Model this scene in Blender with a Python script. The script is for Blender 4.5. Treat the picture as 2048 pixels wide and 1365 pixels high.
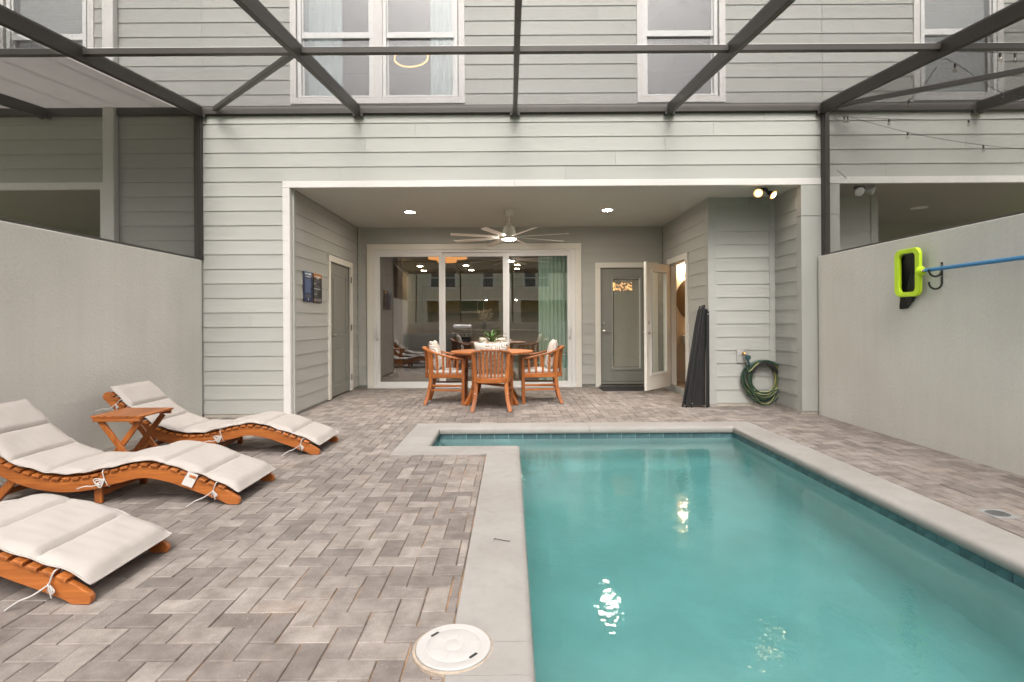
import bpy, bmesh, math, random
from mathutils import Vector, Matrix, Euler
from math import sin, cos, pi, radians as rad, sqrt

random.seed(7)
for o in list(bpy.data.objects):
    bpy.data.objects.remove(o)
SC = bpy.context.scene
COL = SC.collection

# ------------------------------------------------------------------ camera
cam_d = bpy.data.cameras.new('camera')
cam_d.sensor_width = 36.0
cam_d.lens = 36.0 * 1050.0 / 2048.0
cam_d.shift_x = 2.0 / 2048.0
cam_d.shift_y = -39.5 / 2048.0
cam_d.clip_start = 0.02
cam_d.clip_end = 500.0
cam = bpy.data.objects.new('camera', cam_d)
COL.objects.link(cam)
cam.location = (0, 0, 1.17)
cam.rotation_euler = (Euler((rad(90), 0, 0)).to_matrix() @ Matrix.Rotation(-0.006, 3, 'Z')).to_euler()
SC.camera = cam

# ------------------------------------------------------------------ sky (overcast), sun, exposure
W = bpy.data.worlds.new('World')
SC.world = W
W.use_nodes = True
nt = W.node_tree
bg = nt.nodes['Background']
sky = nt.nodes.new('ShaderNodeTexSky')
sky.sky_type = 'NISHITA'
sky.sun_disc = False
sky.sun_elevation = rad(52)
sky.sun_rotation = rad(178)
sky.air_density = 1.0
sky.dust_density = 6.0
sky.ozone_density = 1.0
hs = nt.nodes.new('ShaderNodeHueSaturation')
hs.inputs['Saturation'].default_value = 0.16
tint = nt.nodes.new('ShaderNodeMixRGB')
tint.blend_type = 'MULTIPLY'
tint.inputs[0].default_value = 1.0
tint.inputs[2].default_value = (1.0, 0.972, 0.955, 1)
nt.links.new(sky.outputs[0], hs.inputs['Color'])
nt.links.new(hs.outputs[0], tint.inputs[1])
nt.links.new(tint.outputs[0], bg.inputs[0])
bg.inputs[1].default_value = 0.15
sun_d = bpy.data.lights.new('sun', 'SUN')
sun_d.energy = 0.9
sun_d.angle = rad(26)
sun_d.color = (1.0, 0.965, 0.935)
sun = bpy.data.objects.new('sun', sun_d)
COL.objects.link(sun)
# sun behind the camera, high, behind thick cloud
_az = rad(178)
_el = rad(52)
_dir = Vector((sin(_az) * cos(_el), cos(_az) * cos(_el), sin(_el)))
sun.rotation_euler = _dir.to_track_quat('Z', 'Y').to_euler()
sun.location = (6, -10, 12)
vs = SC.view_settings
SC.display_settings.display_device = 'sRGB'
vs.view_transform = 'Standard'
vs.look = 'None'
vs.gamma = 1.0
vs.use_curve_mapping = False
vs.exposure = 1.32
cy = SC.cycles
cy.use_denoising = True
cy.max_bounces = 12
cy.diffuse_bounces = 5
cy.glossy_bounces = 4
cy.transmission_bounces = 9
cy.transparent_max_bounces = 24
cy.volume_bounces = 0
cy.caustics_reflective = False
cy.caustics_refractive = True
cy.sample_clamp_indirect = 6.0

# ------------------------------------------------------------------ materials
MATS = {}


def _new(name):
    m = bpy.data.materials.new(name)
    m.use_nodes = True
    MATS[name] = m
    n = m.node_tree.nodes
    return m, n, m.node_tree.links, n['Principled BSDF']


def c4(c):
    return (c[0], c[1], c[2], 1.0)


def mat(name, col, rough=0.6, metal=0.0, var=0.0, vscale=4.0, bump=0.0, bscale=60.0, spec=0.5, rnd=0.0,
        col2=None, stretch=None, emit=None, estr=0.0, detail=4.0, coat=0.0, bdist=0.01):
    """colour with noise variation, per-object tone, fine bump"""
    m, n, l, p = _new(name)
    p.inputs['Roughness'].default_value = rough
    p.inputs['Metallic'].default_value = metal
    p.inputs['Specular IOR Level'].default_value = spec
    if coat:
        p.inputs['Coat Weight'].default_value = coat
        p.inputs['Coat Roughness'].default_value = 0.25
    tc = n.new('ShaderNodeTexCoord')
    vec = tc.outputs['Object']
    if stretch:
        mp = n.new('ShaderNodeMapping')
        mp.inputs['Scale'].default_value = stretch
        l.new(vec, mp.inputs[0])
        vec = mp.outputs[0]
    base = None
    if var > 0 or col2:
        nz = n.new('ShaderNodeTexNoise')
        nz.inputs['Scale'].default_value = vscale
        nz.inputs['Detail'].default_value = detail
        nz.inputs['Roughness'].default_value = 0.6
        l.new(vec, nz.inputs['Vector'])
        rp = n.new('ShaderNodeValToRGB')
        a = col2 if col2 else tuple(max(0, v * (1 - var)) for v in col)
        b = col if col2 else tuple(min(1, v * (1 + var)) for v in col)
        rp.color_ramp.elements[0].position = 0.3
        rp.color_ramp.elements[1].position = 0.7
        rp.color_ramp.elements[0].color = c4(a)
        rp.color_ramp.elements[1].color = c4(b)
        l.new(nz.outputs['Fac'], rp.inputs[0])
        base = rp.outputs[0]
    if rnd > 0:
        oi = n.new('ShaderNodeObjectInfo')
        mr = n.new('ShaderNodeMapRange')
        mr.inputs['To Min'].default_value = 1 - rnd
        mr.inputs['To Max'].default_value = 1 + rnd
        l.new(oi.outputs['Random'], mr.inputs[0])
        mx = n.new('ShaderNodeMixRGB')
        mx.blend_type = 'MULTIPLY'
        mx.inputs[0].default_value = 1
        if base is not None:
            l.new(base, mx.inputs[1])
        else:
            mx.inputs[1].default_value = c4(col)
        l.new(mr.outputs[0], mx.inputs[2])
        base = mx.outputs[0]
    if base is not None:
        l.new(base, p.inputs['Base Color'])
    else:
        p.inputs['Base Color'].default_value = c4(col)
    if bump > 0:
        nb = n.new('ShaderNodeTexNoise')
        nb.inputs['Scale'].default_value = bscale
        nb.inputs['Detail'].default_value = 3.0
        l.new(vec, nb.inputs['Vector'])
        bp = n.new('ShaderNodeBump')
        bp.inputs['Strength'].default_value = bump
        bp.inputs['Distance'].default_value = bdist
        l.new(nb.outputs['Fac'], bp.inputs['Height'])
        l.new(bp.outputs[0], p.inputs['Normal'])
    if emit:
        p.inputs['Emission Color'].default_value = c4(emit)
        p.inputs['Emission Strength'].default_value = estr
    return m


def glass_mat(name, ior=2.0, tint=(0.93, 0.95, 0.94), rough=0.0, wob=0.0):
    m, n, l, p = _new(name)
    out = n['Material Output']
    tr = n.new('ShaderNodeBsdfTransparent')
    tr.inputs[0].default_value = c4(tint)
    gl = n.new('ShaderNodeBsdfGlossy')
    gl.inputs['Roughness'].default_value = rough
    fr = n.new('ShaderNodeFresnel')
    fr.inputs[0].default_value = ior
    ge = n.new('ShaderNodeNewGeometry')
    inv = n.new('ShaderNodeMath')
    inv.operation = 'SUBTRACT'
    inv.inputs[0].default_value = 1.0
    l.new(ge.outputs['Backfacing'], inv.inputs[1])
    mu = n.new('ShaderNodeMath')
    mu.operation = 'MULTIPLY'
    l.new(fr.outputs[0], mu.inputs[0])
    l.new(inv.outputs[0], mu.inputs[1])
    if wob > 0:
        tc = n.new('ShaderNodeTexCoord')
        nz = n.new('ShaderNodeTexNoise')
        nz.inputs['Scale'].default_value = 1.6
        nz.inputs['Detail'].default_value = 1
        l.new(tc.outputs['Object'], nz.inputs['Vector'])
        bp = n.new('ShaderNodeBump')
        bp.inputs['Strength'].default_value = wob
        bp.inputs['Distance'].default_value = 0.01
        l.new(nz.outputs['Fac'], bp.inputs['Height'])
        l.new(bp.outputs[0], gl.inputs['Normal'])
    mx = n.new('ShaderNodeMixShader')
    l.new(mu.outputs[0], mx.inputs[0])
    l.new(tr.outputs[0], mx.inputs[1])
    l.new(gl.outputs[0], mx.inputs[2])
    l.new(mx.outputs[0], out.inputs['Surface'])
    return m


def emis(name, col, s):
    m, n, l, p = _new(name)
    e = n.new('ShaderNodeEmission')
    e.inputs[0].default_value = c4(col)
    e.inputs[1].default_value = s
    l.new(e.outputs[0], n['Material Output'].inputs['Surface'])
    return m


SIDE = (0.405, 0.404, 0.372)
mat('siding', SIDE, 0.55, var=0.05, vscale=1.3, rnd=0.04, bump=0.06, bscale=70, stretch=(0.25, 0.25, 2.0), spec=0.3)
mat('smooth_panel', SIDE, 0.55, var=0.03, vscale=1.5, spec=0.3)
mat('soffit', (0.53, 0.54, 0.49), 0.7, var=0.03, vscale=1.2)
mat('sheathing', (0.25, 0.25, 0.22), 0.8)
mat('white_trim', (0.66, 0.635, 0.605), 0.45, var=0.025, vscale=2.5)
mat('vinyl', (0.70, 0.69, 0.67), 0.35)
mat('cream_paint', (0.70, 0.67, 0.60), 0.4, var=0.02, vscale=2)
mat('door_grey', (0.235, 0.235, 0.205), 0.42, var=0.03, vscale=2)
mat('bronze', (0.054, 0.047, 0.041), 0.38, var=0.12, vscale=3, metal=0.25, spec=0.5)
mat('bronze_dark', (0.03, 0.027, 0.024), 0.5)
mat('screen_wire', (0.045, 0.042, 0.039), 0.6, spec=0.3)
mat('steel', (0.62, 0.61, 0.58), 0.28, metal=1.0)
mat('brass', (0.55, 0.33, 0.13), 0.35, metal=1.0)
mat('chrome', (0.75, 0.75, 0.75), 0.12, metal=1.0)
mat('black_plastic', (0.018, 0.018, 0.018), 0.45)
mat('black_fabric', (0.012, 0.0115, 0.011), 0.85, var=0.3, vscale=9, bump=0.3, bscale=300)
mat('black_rubber', (0.02, 0.02, 0.02), 0.85, bump=0.4, bscale=200)
mat('white_plastic', (0.46, 0.445, 0.425), 0.4, var=0.02, vscale=8)
mat('fan_white', (0.74, 0.71, 0.64), 0.45)
mat('lime', (0.60, 0.86, 0.02), 0.4)
mat('net_black', (0.02, 0.02, 0.018), 0.55, var=0.3, vscale=20, bump=0.5, bscale=40)
mat('pole_blue', (0.02, 0.21, 0.45), 0.3, coat=0.3)
mat('hose_green', (0.025, 0.055, 0.035), 0.45, var=0.2, vscale=6)
mat('hose_yellow', (0.42, 0.38, 0.09), 0.45)
mat('teal_plastic', (0.03, 0.07, 0.075), 0.4)
mat('cushion', (0.44, 0.40, 0.366), 0.9, var=0.035, vscale=3.5, bump=0.25, bscale=14, spec=0.15, bdist=0.006)
mat('tie', (0.52, 0.50, 0.47), 0.9)
mat('pot', (0.70, 0.63, 0.58), 0.6, var=0.04, vscale=20, bump=0.2, bscale=120)
mat('soil', (0.04, 0.03, 0.02), 0.95)
mat('leaf', (0.06, 0.14, 0.03), 0.42, var=0.35, vscale=12, rnd=0.3)
mat('mortar', (0.38, 0.31, 0.24), 0.95, var=0.25, vscale=30, bump=0.5, bscale=90)
mat('concrete', (0.42, 0.38, 0.32), 0.9, var=0.15, vscale=9, bump=0.4, bscale=50)
mat('dark_metal', (0.05, 0.05, 0.05), 0.4, metal=0.6)
mat('bulb_glass', (0.7, 0.66, 0.6), 0.1, spec=0.8)
mat('lens_off', (0.55, 0.55, 0.54), 0.25)
mat('drain_grey', (0.26, 0.26, 0.255), 0.5)
mat('shaded_taupe', (0.27, 0.245, 0.20), 0.6, var=0.04, vscale=1.5)  # neighbours' lanai walls and ceilings: their shade is put into a darker base colour
mat('blind', (0.72, 0.69, 0.63), 0.5)
mat('sheer', (0.70, 0.84, 0.74), 0.9, var=0.04, vscale=3)
mat('sheer_blue', (0.66, 0.76, 0.74), 0.9, var=0.04, vscale=3)
mat('tile_grout', (0.45, 0.47, 0.45), 0.8)
mat('lawn', (0.07, 0.12, 0.03), 0.95, var=0.4, vscale=3, bump=0.8, bscale=60)
mat('pale_siding', (0.60, 0.55, 0.47), 0.6, var=0.05, vscale=1.5)
mat('roof_shingle', (0.10, 0.09, 0.085), 0.9, var=0.3, vscale=8, bump=0.5, bscale=30)
# interior
mat('int_wall', (0.42, 0.34, 0.25), 0.8)
mat('int_ceiling', (0.50, 0.44, 0.36), 0.8)
mat('int_floor', (0.30, 0.25, 0.20), 0.35, var=0.15, vscale=2)
mat('cabinet', (0.28, 0.15, 0.065), 0.45, var=0.25, vscale=3, stretch=(6, 6, 0.6))
mat('counter', (0.35, 0.32, 0.28), 0.25)
mat('bath_wall', (0.72, 0.60, 0.46), 0.8)
mat('porcelain', (0.85, 0.78, 0.70), 0.2)
mat('mirror_dark', (0.28, 0.21, 0.13), 0.08, metal=0.8)
mat('copper', (0.7, 0.3, 0.14), 0.3, metal=1.0)
mat('sofa', (0.09, 0.11, 0.13), 0.9)
mat('sign_navy', (0.018, 0.028, 0.085), 0.3, var=0.3, vscale=12)
mat('sign_black', (0.014, 0.014, 0.016), 0.3)
mat('sign_sky', (0.07, 0.13, 0.22), 0.3, var=0.4, vscale=16)
mat('sign_orange', (0.42, 0.16, 0.03), 0.3, var=0.5, vscale=14)
mat('print_white', (0.72, 0.72, 0.70), 0.4)
mat('print_blue', (0.14, 0.20, 0.36), 0.4)
mat('print_grey', (0.16, 0.16, 0.17), 0.4)
emis('lamp_warm', (1.0, 0.88, 0.74), 130.0)
emis('lamp_cool', (1.0, 0.94, 0.85), 190.0)
emis('lamp_flood', (1.0, 0.74, 0.46), 12.0)
emis('lamp_flood_rim', (1.0, 0.50, 0.18), 0.9)
emis('lamp_room', (1.0, 0.80, 0.56), 48.0)
emis('lamp_bath', (1.0, 0.74, 0.48), 50.0)
emis('lamp_ring', (1.0, 0.50, 0.13), 2.6)
emis('lamp_orange', (1.0, 0.40, 0.12), 0.6)
emis('lamp_bead', (1.0, 0.42, 0.14), 2.2)
glass_mat('glass_door', 4.0, (0.90, 0.92, 0.90), wob=0.05)
glass_mat('bulb_clear', 1.6, (0.86, 0.84, 0.80))
glass_mat('glass_window', 2.9, (0.80, 0.82, 0.82), wob=0.05)
glass_mat('glass_lite', 1.5, (0.92, 0.94, 0.92))


def mat_translucent(name, col, fac):
    m, n, l, p = _new(name)
    d = n.new('ShaderNodeBsdfDiffuse')
    d.inputs[0].default_value = c4(col)
    t = n.new('ShaderNodeBsdfTranslucent')
    t.inputs[0].default_value = c4(col)
    x = n.new('ShaderNodeMixShader')
    x.inputs[0].default_value = fac
    l.new(d.outputs[0], x.inputs[1])
    l.new(t.outputs[0], x.inputs[2])
    l.new(x.outputs[0], n['Material Output'].inputs['Surface'])
    return m


mat_translucent('panel_grey', (0.46, 0.445, 0.43), 0.74)


def mat_wood(name, c1, c2, rough=0.38, axis=0):
    m, n, l, p = _new(name)
    tc = n.new('ShaderNodeTexCoord')
    mp = n.new('ShaderNodeMapping')
    s = [22.0, 22.0, 22.0]
    s[axis] = 1.3
    mp.inputs['Scale'].default_value = s
    l.new(tc.outputs['Object'], mp.inputs[0])
    nz = n.new('ShaderNodeTexNoise')
    nz.inputs['Scale'].default_value = 2.2
    nz.inputs['Detail'].default_value = 5
    nz.inputs['Distortion'].default_value = 0.6
    l.new(mp.outputs[0], nz.inputs['Vector'])
    rp = n.new('ShaderNodeValToRGB')
    rp.color_ramp.elements[0].position = 0.28
    rp.color_ramp.elements[1].position = 0.72
    rp.color_ramp.elements[0].color = c4(c2)
    rp.color_ramp.elements[1].color = c4(c1)
    l.new(nz.outputs['Fac'], rp.inputs[0])
    oi = n.new('ShaderNodeObjectInfo')
    mr = n.new('ShaderNodeMapRange')
    mr.inputs['To Min'].default_value = 0.78
    mr.inputs['To Max'].default_value = 1.16
    l.new(oi.outputs['Random'], mr.inputs[0])
    mx = n.new('ShaderNodeMixRGB')
    mx.blend_type = 'MULTIPLY'
    mx.inputs[0].default_value = 1
    l.new(rp.outputs[0], mx.inputs[1])
    l.new(mr.outputs[0], mx.inputs[2])
    l.new(mx.outputs[0], p.inputs['Base Color'])
    p.inputs['Roughness'].default_value = rough
    bp = n.new('ShaderNodeBump')
    bp.inputs['Strength'].default_value = 0.12
    bp.inputs['Distance'].default_value = 0.004
    l.new(nz.outputs['Fac'], bp.inputs['Height'])
    l.new(bp.outputs[0], p.inputs['Normal'])
    return m


T1, T2 = (0.45, 0.150, 0.034), (0.23, 0.062, 0.013)
mat_wood('teak_x', T1, T2, axis=0)
mat_wood('teak_y', T1, T2, axis=1)
mat_wood('teak_z', T1, T2, axis=2)


def mat_stucco():
    m, n, l, p = _new('stucco')
    p.inputs['Roughness'].default_value = 0.85
    p.inputs['Specular IOR Level'].default_value = 0.2
    tc = n.new('ShaderNodeTexCoord')
    nz = n.new('ShaderNodeTexNoise')
    nz.inputs['Scale'].default_value = 0.8
    nz.inputs['Detail'].default_value = 5
    l.new(tc.outputs['Object'], nz.inputs['Vector'])
    rp = n.new('ShaderNodeValToRGB')
    rp.color_ramp.elements[0].color = (0.60, 0.588, 0.535, 1)
    rp.color_ramp.elements[1].color = (0.70, 0.69, 0.635, 1)
    rp.color_ramp.elements[0].position = 0.3
    rp.color_ramp.elements[1].position = 0.7
    l.new(nz.outputs['Fac'], rp.inputs[0])
    # faint rain streaks running down the wall
    mps = n.new('ShaderNodeMapping')
    mps.inputs['Scale'].default_value = (5.0, 5.0, 0.35)
    l.new(tc.outputs['Object'], mps.inputs[0])
    ns = n.new('ShaderNodeTexNoise')
    ns.inputs['Scale'].default_value = 2.0
    ns.inputs['Detail'].default_value = 6
    ns.inputs['Roughness'].default_value = 0.65
    l.new(mps.outputs[0], ns.inputs['Vector'])
    rs_ = n.new('ShaderNodeValToRGB')
    rs_.color_ramp.elements[0].position = 0.28
    rs_.color_ramp.elements[0].color = (0.965, 0.963, 0.96, 1)
    rs_.color_ramp.elements[1].position = 0.55
    rs_.color_ramp.elements[1].color = (1, 1, 1, 1)
    l.new(ns.outputs['Fac'], rs_.inputs[0])
    mxs = n.new('ShaderNodeMixRGB')
    mxs.blend_type = 'MULTIPLY'
    mxs.inputs[0].default_value = 1.0
    l.new(rp.outputs[0], mxs.inputs[1])
    l.new(rs_.outputs[0], mxs.inputs[2])
    l.new(mxs.outputs[0], p.inputs['Base Color'])
    # knock-down trowel texture: blotchy flattened ridges
    n1 = n.new('ShaderNodeTexNoise')
    n1.inputs['Scale'].default_value = 38
    n1.inputs['Detail'].default_value = 5
    n1.inputs['Distortion'].default_value = 0.25
    l.new(tc.outputs['Object'], n1.inputs['Vector'])
    r1 = n.new('ShaderNodeValToRGB')
    r1.color_ramp.elements[0].position = 0.42
    r1.color_ramp.elements[1].position = 0.60
    l.new(n1.outputs['Fac'], r1.inputs[0])
    n2 = n.new('ShaderNodeTexNoise')
    n2.inputs['Scale'].default_value = 140
    l.new(tc.outputs['Object'], n2.inputs['Vector'])
    ad = n.new('ShaderNodeMath')
    ad.operation = 'MULTIPLY_ADD'
    ad.inputs[1].default_value = 0.25
    l.new(n2.outputs['Fac'], ad.inputs[0])
    l.new(r1.outputs[0], ad.inputs[2])
    bp = n.new('ShaderNodeBump')
    bp.inputs['Strength'].default_value = 0.27
    bp.inputs['Distance'].default_value = 0.005
    l.new(ad.outputs[0], bp.inputs['Height'])
    l.new(bp.outputs[0], p.inputs['Normal'])


mat_stucco()


def mat_paver():
    m, n, l, p = _new('paver')
    p.inputs['Roughness'].default_value = 0.82
    p.inputs['Specular IOR Level'].default_value = 0.3
    ge = n.new('ShaderNodeNewGeometry')
    at = n.new('ShaderNodeAttribute')
    at.attribute_name = 'tone'
    oi = n.new('ShaderNodeObjectInfo')
    ad = n.new('ShaderNodeMath')
    ad.operation = 'ADD'
    l.new(at.outputs['Fac'], ad.inputs[0])
    l.new(oi.outputs['Random'], ad.inputs[1])
    fr = n.new('ShaderNodeMath')
    fr.operation = 'FRACT'
    l.new(ad.outputs[0], fr.inputs[0])
    rp = n.new('ShaderNodeValToRGB')
    cr = rp.color_ramp
    cr.elements[0].position = 0.0
    cr.elements[0].color = (0.192, 0.168, 0.154, 1)
    cr.elements[1].position = 1.0
    cr.elements[1].color = (0.325, 0.290, 0.264, 1)
    e = cr.elements.new(0.3)
    e.color = (0.242, 0.214, 0.196, 1)
    e = cr.elements.new(0.7)
    e.color = (0.282, 0.250, 0.227, 1)
    l.new(fr.outputs[0], rp.inputs[0])
    # mottling inside a paver
    nz = n.new('ShaderNodeTexNoise')
    nz.inputs['Scale'].default_value = 9
    nz.inputs['Detail'].default_value = 6
    nz.inputs['Roughness'].default_value = 0.65
    l.new(ge.outputs['Position'], nz.inputs['Vector'])
    r2 = n.new('ShaderNodeValToRGB')
    r2.color_ramp.elements[0].position = 0.25
    r2.color_ramp.elements[0].color = (0.58, 0.55, 0.53, 1)
    r2.color_ramp.elements[1].position = 0.72
    r2.color_ramp.elements[1].color = (1.16, 1.15, 1.13, 1)
    l.new(nz.outputs['Fac'], r2.inputs[0])
    mx = n.new('ShaderNodeMixRGB')
    mx.blend_type = 'MULTIPLY'
    mx.inputs[0].default_value = 1
    l.new(rp.outputs[0], mx.inputs[1])
    l.new(r2.outputs[0], mx.inputs[2])
    # pale specks
    n3 = n.new('ShaderNodeTexVoronoi')
    n3.inputs['Scale'].default_value = 55
    l.new(ge.outputs['Position'], n3.inputs['Vector'])
    ls = n.new('ShaderNodeMath')
    ls.operation = 'LESS_THAN'
    ls.inputs[1].default_value = 0.085
    l.new(n3.outputs['Distance'], ls.inputs[0])
    n5 = n.new('ShaderNodeTexNoise')
    n5.inputs['Scale'].default_value = 5
    l.new(ge.outputs['Position'], n5.inputs['Vector'])
    gt = n.new('ShaderNodeMath')
    gt.operation = 'GREATER_THAN'
    gt.inputs[1].default_value = 0.56
    l.new(n5.outputs['Fac'], gt.inputs[0])
    mm = n.new('ShaderNodeMath')
    mm.operation = 'MULTIPLY'
    l.new(ls.outputs[0], mm.inputs[0])
    l.new(gt.outputs[0], mm.inputs[1])
    mx2 = n.new('ShaderNodeMixRGB')
    mx2.inputs[2].default_value = (0.52, 0.49, 0.45, 1)
    l.new(mm.outputs[0], mx2.inputs[0])
    l.new(mx.outputs[0], mx2.inputs[1])
    # rusty sand dust, in patches
    n4 = n.new('ShaderNodeTexNoise')
    n4.inputs['Scale'].default_value = 1.7
    n4.inputs['Detail'].default_value = 7
    n4.inputs['Roughness'].default_value = 0.7
    l.new(ge.outputs['Position'], n4.inputs['Vector'])
    r4 = n.new('ShaderNodeValToRGB')
    r4.color_ramp.elements[0].position = 0.56
    r4.color_ramp.elements[0].color = (0, 0, 0, 1)
    r4.color_ramp.elements[1].position = 0.78
    r4.color_ramp.elements[1].color = (0.4, 0.4, 0.4, 1)
    l.new(n4.outputs['Fac'], r4.inputs[0])
    mx3 = n.new('ShaderNodeMixRGB')
    mx3.inputs[2].default_value = (0.36, 0.245, 0.16, 1)
    l.new(r4.outputs[0], mx3.inputs[0])
    l.new(mx2.outputs[0], mx3.inputs[1])
    # damp grimy patches
    n6 = n.new('ShaderNodeTexNoise')
    n6.inputs['Scale'].default_value = 2.6
    n6.inputs['Detail'].default_value = 8
    n6.inputs['Roughness'].default_value = 0.72
    mp6 = n.new('ShaderNodeMapping')
    mp6.inputs['Location'].default_value = (7.3, 2.1, 0)
    l.new(ge.outputs['Position'], mp6.inputs[0])
    l.new(mp6.outputs[0], n6.inputs['Vector'])
    r6 = n.new('ShaderNodeValToRGB')
    r6.color_ramp.elements[0].position = 0.52
    r6.color_ramp.elements[0].color = (0, 0, 0, 1)
    r6.color_ramp.elements[1].position = 0.75
    r6.color_ramp.elements[1].color = (0.75, 0.75, 0.75, 1)
    l.new(n6.outputs['Fac'], r6.inputs[0])
    mx6 = n.new('ShaderNodeMixRGB')
    mx6.inputs[2].default_value = (0.125, 0.10, 0.082, 1)
    l.new(r6.outputs[0], mx6.inputs[0])
    l.new(mx3.outputs[0], mx6.inputs[1])
    l.new(mx6.outputs[0], p.inputs['Base Color'])
    nb = n.new('ShaderNodeTexNoise')
    nb.inputs['Scale'].default_value = 120
    nb.inputs['Detail'].default_value = 4
    l.new(ge.outputs['Position'], nb.inputs['Vector'])
    bp = n.new('ShaderNodeBump')
    bp.inputs['Strength'].default_value = 0.55
    bp.inputs['Distance'].default_value = 0.004
    l.new(nb.outputs['Fac'], bp.inputs['Height'])
    l.new(bp.outputs[0], p.inputs['Normal'])
    # joint sand: dark with orange runs
    m, n, l, p = _new('joint_sand')
    p.inputs['Roughness'].default_value = 0.95
    ge = n.new('ShaderNodeNewGeometry')
    nz = n.new('ShaderNodeTexNoise')
    nz.inputs['Scale'].default_value = 3.0
    nz.inputs['Detail'].default_value = 6
    nz.inputs['Roughness'].default_value = 0.7
    l.new(ge.outputs['Position'], nz.inputs['Vector'])
    rp = n.new('ShaderNodeValToRGB')
    rp.color_ramp.elements[0].position = 0.45
    rp.color_ramp.elements[0].color = (0.12, 0.092, 0.07, 1)
    rp.color_ramp.elements[1].position = 0.60
    rp.color_ramp.elements[1].color = (0.46, 0.255, 0.115, 1)
    l.new(nz.outputs['Fac'], rp.inputs[0])
    l.new(rp.outputs[0], p.inputs['Base Color'])


mat_paver()


def mat_coping():
    m, n, l, p = _new('coping_stone')
    p.inputs['Roughness'].default_value = 0.75
    p.inputs['Specular IOR Level'].default_value = 0.25
    ge = n.new('ShaderNodeNewGeometry')
    nz = n.new('ShaderNodeTexNoise')
    nz.inputs['Scale'].default_value = 1.6
    nz.inputs['Detail'].default_value = 8
    nz.inputs['Roughness'].default_value = 0.65
    l.new(ge.outputs['Position'], nz.inputs['Vector'])
    rp = n.new('ShaderNodeValToRGB')
    rp.color_ramp.elements[0].position = 0.3
    rp.color_ramp.elements[0].color = (0.272, 0.252, 0.232, 1)
    rp.color_ramp.elements[1].position = 0.7
    rp.color_ramp.elements[1].color = (0.345, 0.328, 0.306, 1)
    l.new(nz.outputs['Fac'], rp.inputs[0])
    # water marks and pitting
    n7 = n.new('ShaderNodeTexNoise')
    n7.inputs['Scale'].default_value = 11
    n7.inputs['Detail'].default_value = 9
    n7.inputs['Roughness'].default_value = 0.75
    l.new(ge.outputs['Position'], n7.inputs['Vector'])
    r7 = n.new('ShaderNodeValToRGB')
    r7.color_ramp.elements[0].position = 0.30
    r7.color_ramp.elements[0].color = (0.925, 0.92, 0.91, 1)
    r7.color_ramp.elements[1].position = 0.52
    r7.color_ramp.elements[1].color = (1.02, 1.02, 1.02, 1)
    l.new(n7.outputs['Fac'], r7.inputs[0])
    mx7 = n.new('ShaderNodeMixRGB')
    mx7.blend_type = 'MULTIPLY'
    mx7.inputs[0].default_value = 1.0
    l.new(rp.outputs[0], mx7.inputs[1])
    l.new(r7.outputs[0], mx7.inputs[2])
    l.new(mx7.outputs[0], p.inputs['Base Color'])
    nb = n.new('ShaderNodeTexNoise')
    nb.inputs['Scale'].default_value = 45
    nb.inputs['Detail'].default_value = 5
    l.new(ge.outputs['Position'], nb.inputs['Vector'])
    bp = n.new('ShaderNodeBump')
    bp.inputs['Strength'].default_value = 0.18
    bp.inputs['Distance'].default_value = 0.004
    l.new(nb.outputs['Fac'], bp.inputs['Height'])
    l.new(bp.outputs[0], p.inputs['Normal'])


mat_coping()
mat('pool_plaster', (0.40, 0.56, 0.55), 0.8, var=0.09, vscale=2.2, detail=6)
mat('pool_tile', (0.07, 0.13, 0.14), 0.2, var=0.35, vscale=14, rnd=0.2, detail=6)


def mat_water():
    m, n, l, p = _new('pool_water')
    out = n['Material Output']
    gl = n.new('ShaderNodeBsdfGlass')
    gl.inputs['Roughness'].default_value = 0.0
    gl.inputs['IOR'].default_value = 1.33
    ge = n.new('ShaderNodeNewGeometry')
    nz = n.new('ShaderNodeTexNoise')
    nz.inputs['Scale'].default_value = 3.2
    nz.inputs['Detail'].default_value = 2.5
    l.new(ge.outputs['Position'], nz.inputs['Vector'])
    n2 = n.new('ShaderNodeTexNoise')
    n2.inputs['Scale'].default_value = 24
    n2.inputs['Detail'].default_value = 2
    l.new(ge.outputs['Position'], n2.inputs['Vector'])
    ad = n.new('ShaderNodeMath')
    ad.operation = 'MULTIPLY_ADD'
    ad.inputs[1].default_value = 0.26
    l.new(n2.outputs['Fac'], ad.inputs[0])
    l.new(nz.outputs['Fac'], ad.inputs[2])
    bp = n.new('ShaderNodeBump')
    bp.inputs['Strength'].default_value = 0.38
    bp.inputs['Distance'].default_value = 0.012
    l.new(ad.outputs[0], bp.inputs['Height'])
    l.new(bp.outputs[0], gl.inputs['Normal'])
    l.new(gl.outputs[0], out.inputs['Surface'])
    va = n.new('ShaderNodeVolumeAbsorption')
    va.inputs['Color'].default_value = (0.10, 0.72, 0.70, 1)
    va.inputs['Density'].default_value = 0.44
    l.new(va.outputs[0], out.inputs['Volume'])


mat_water()


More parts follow.
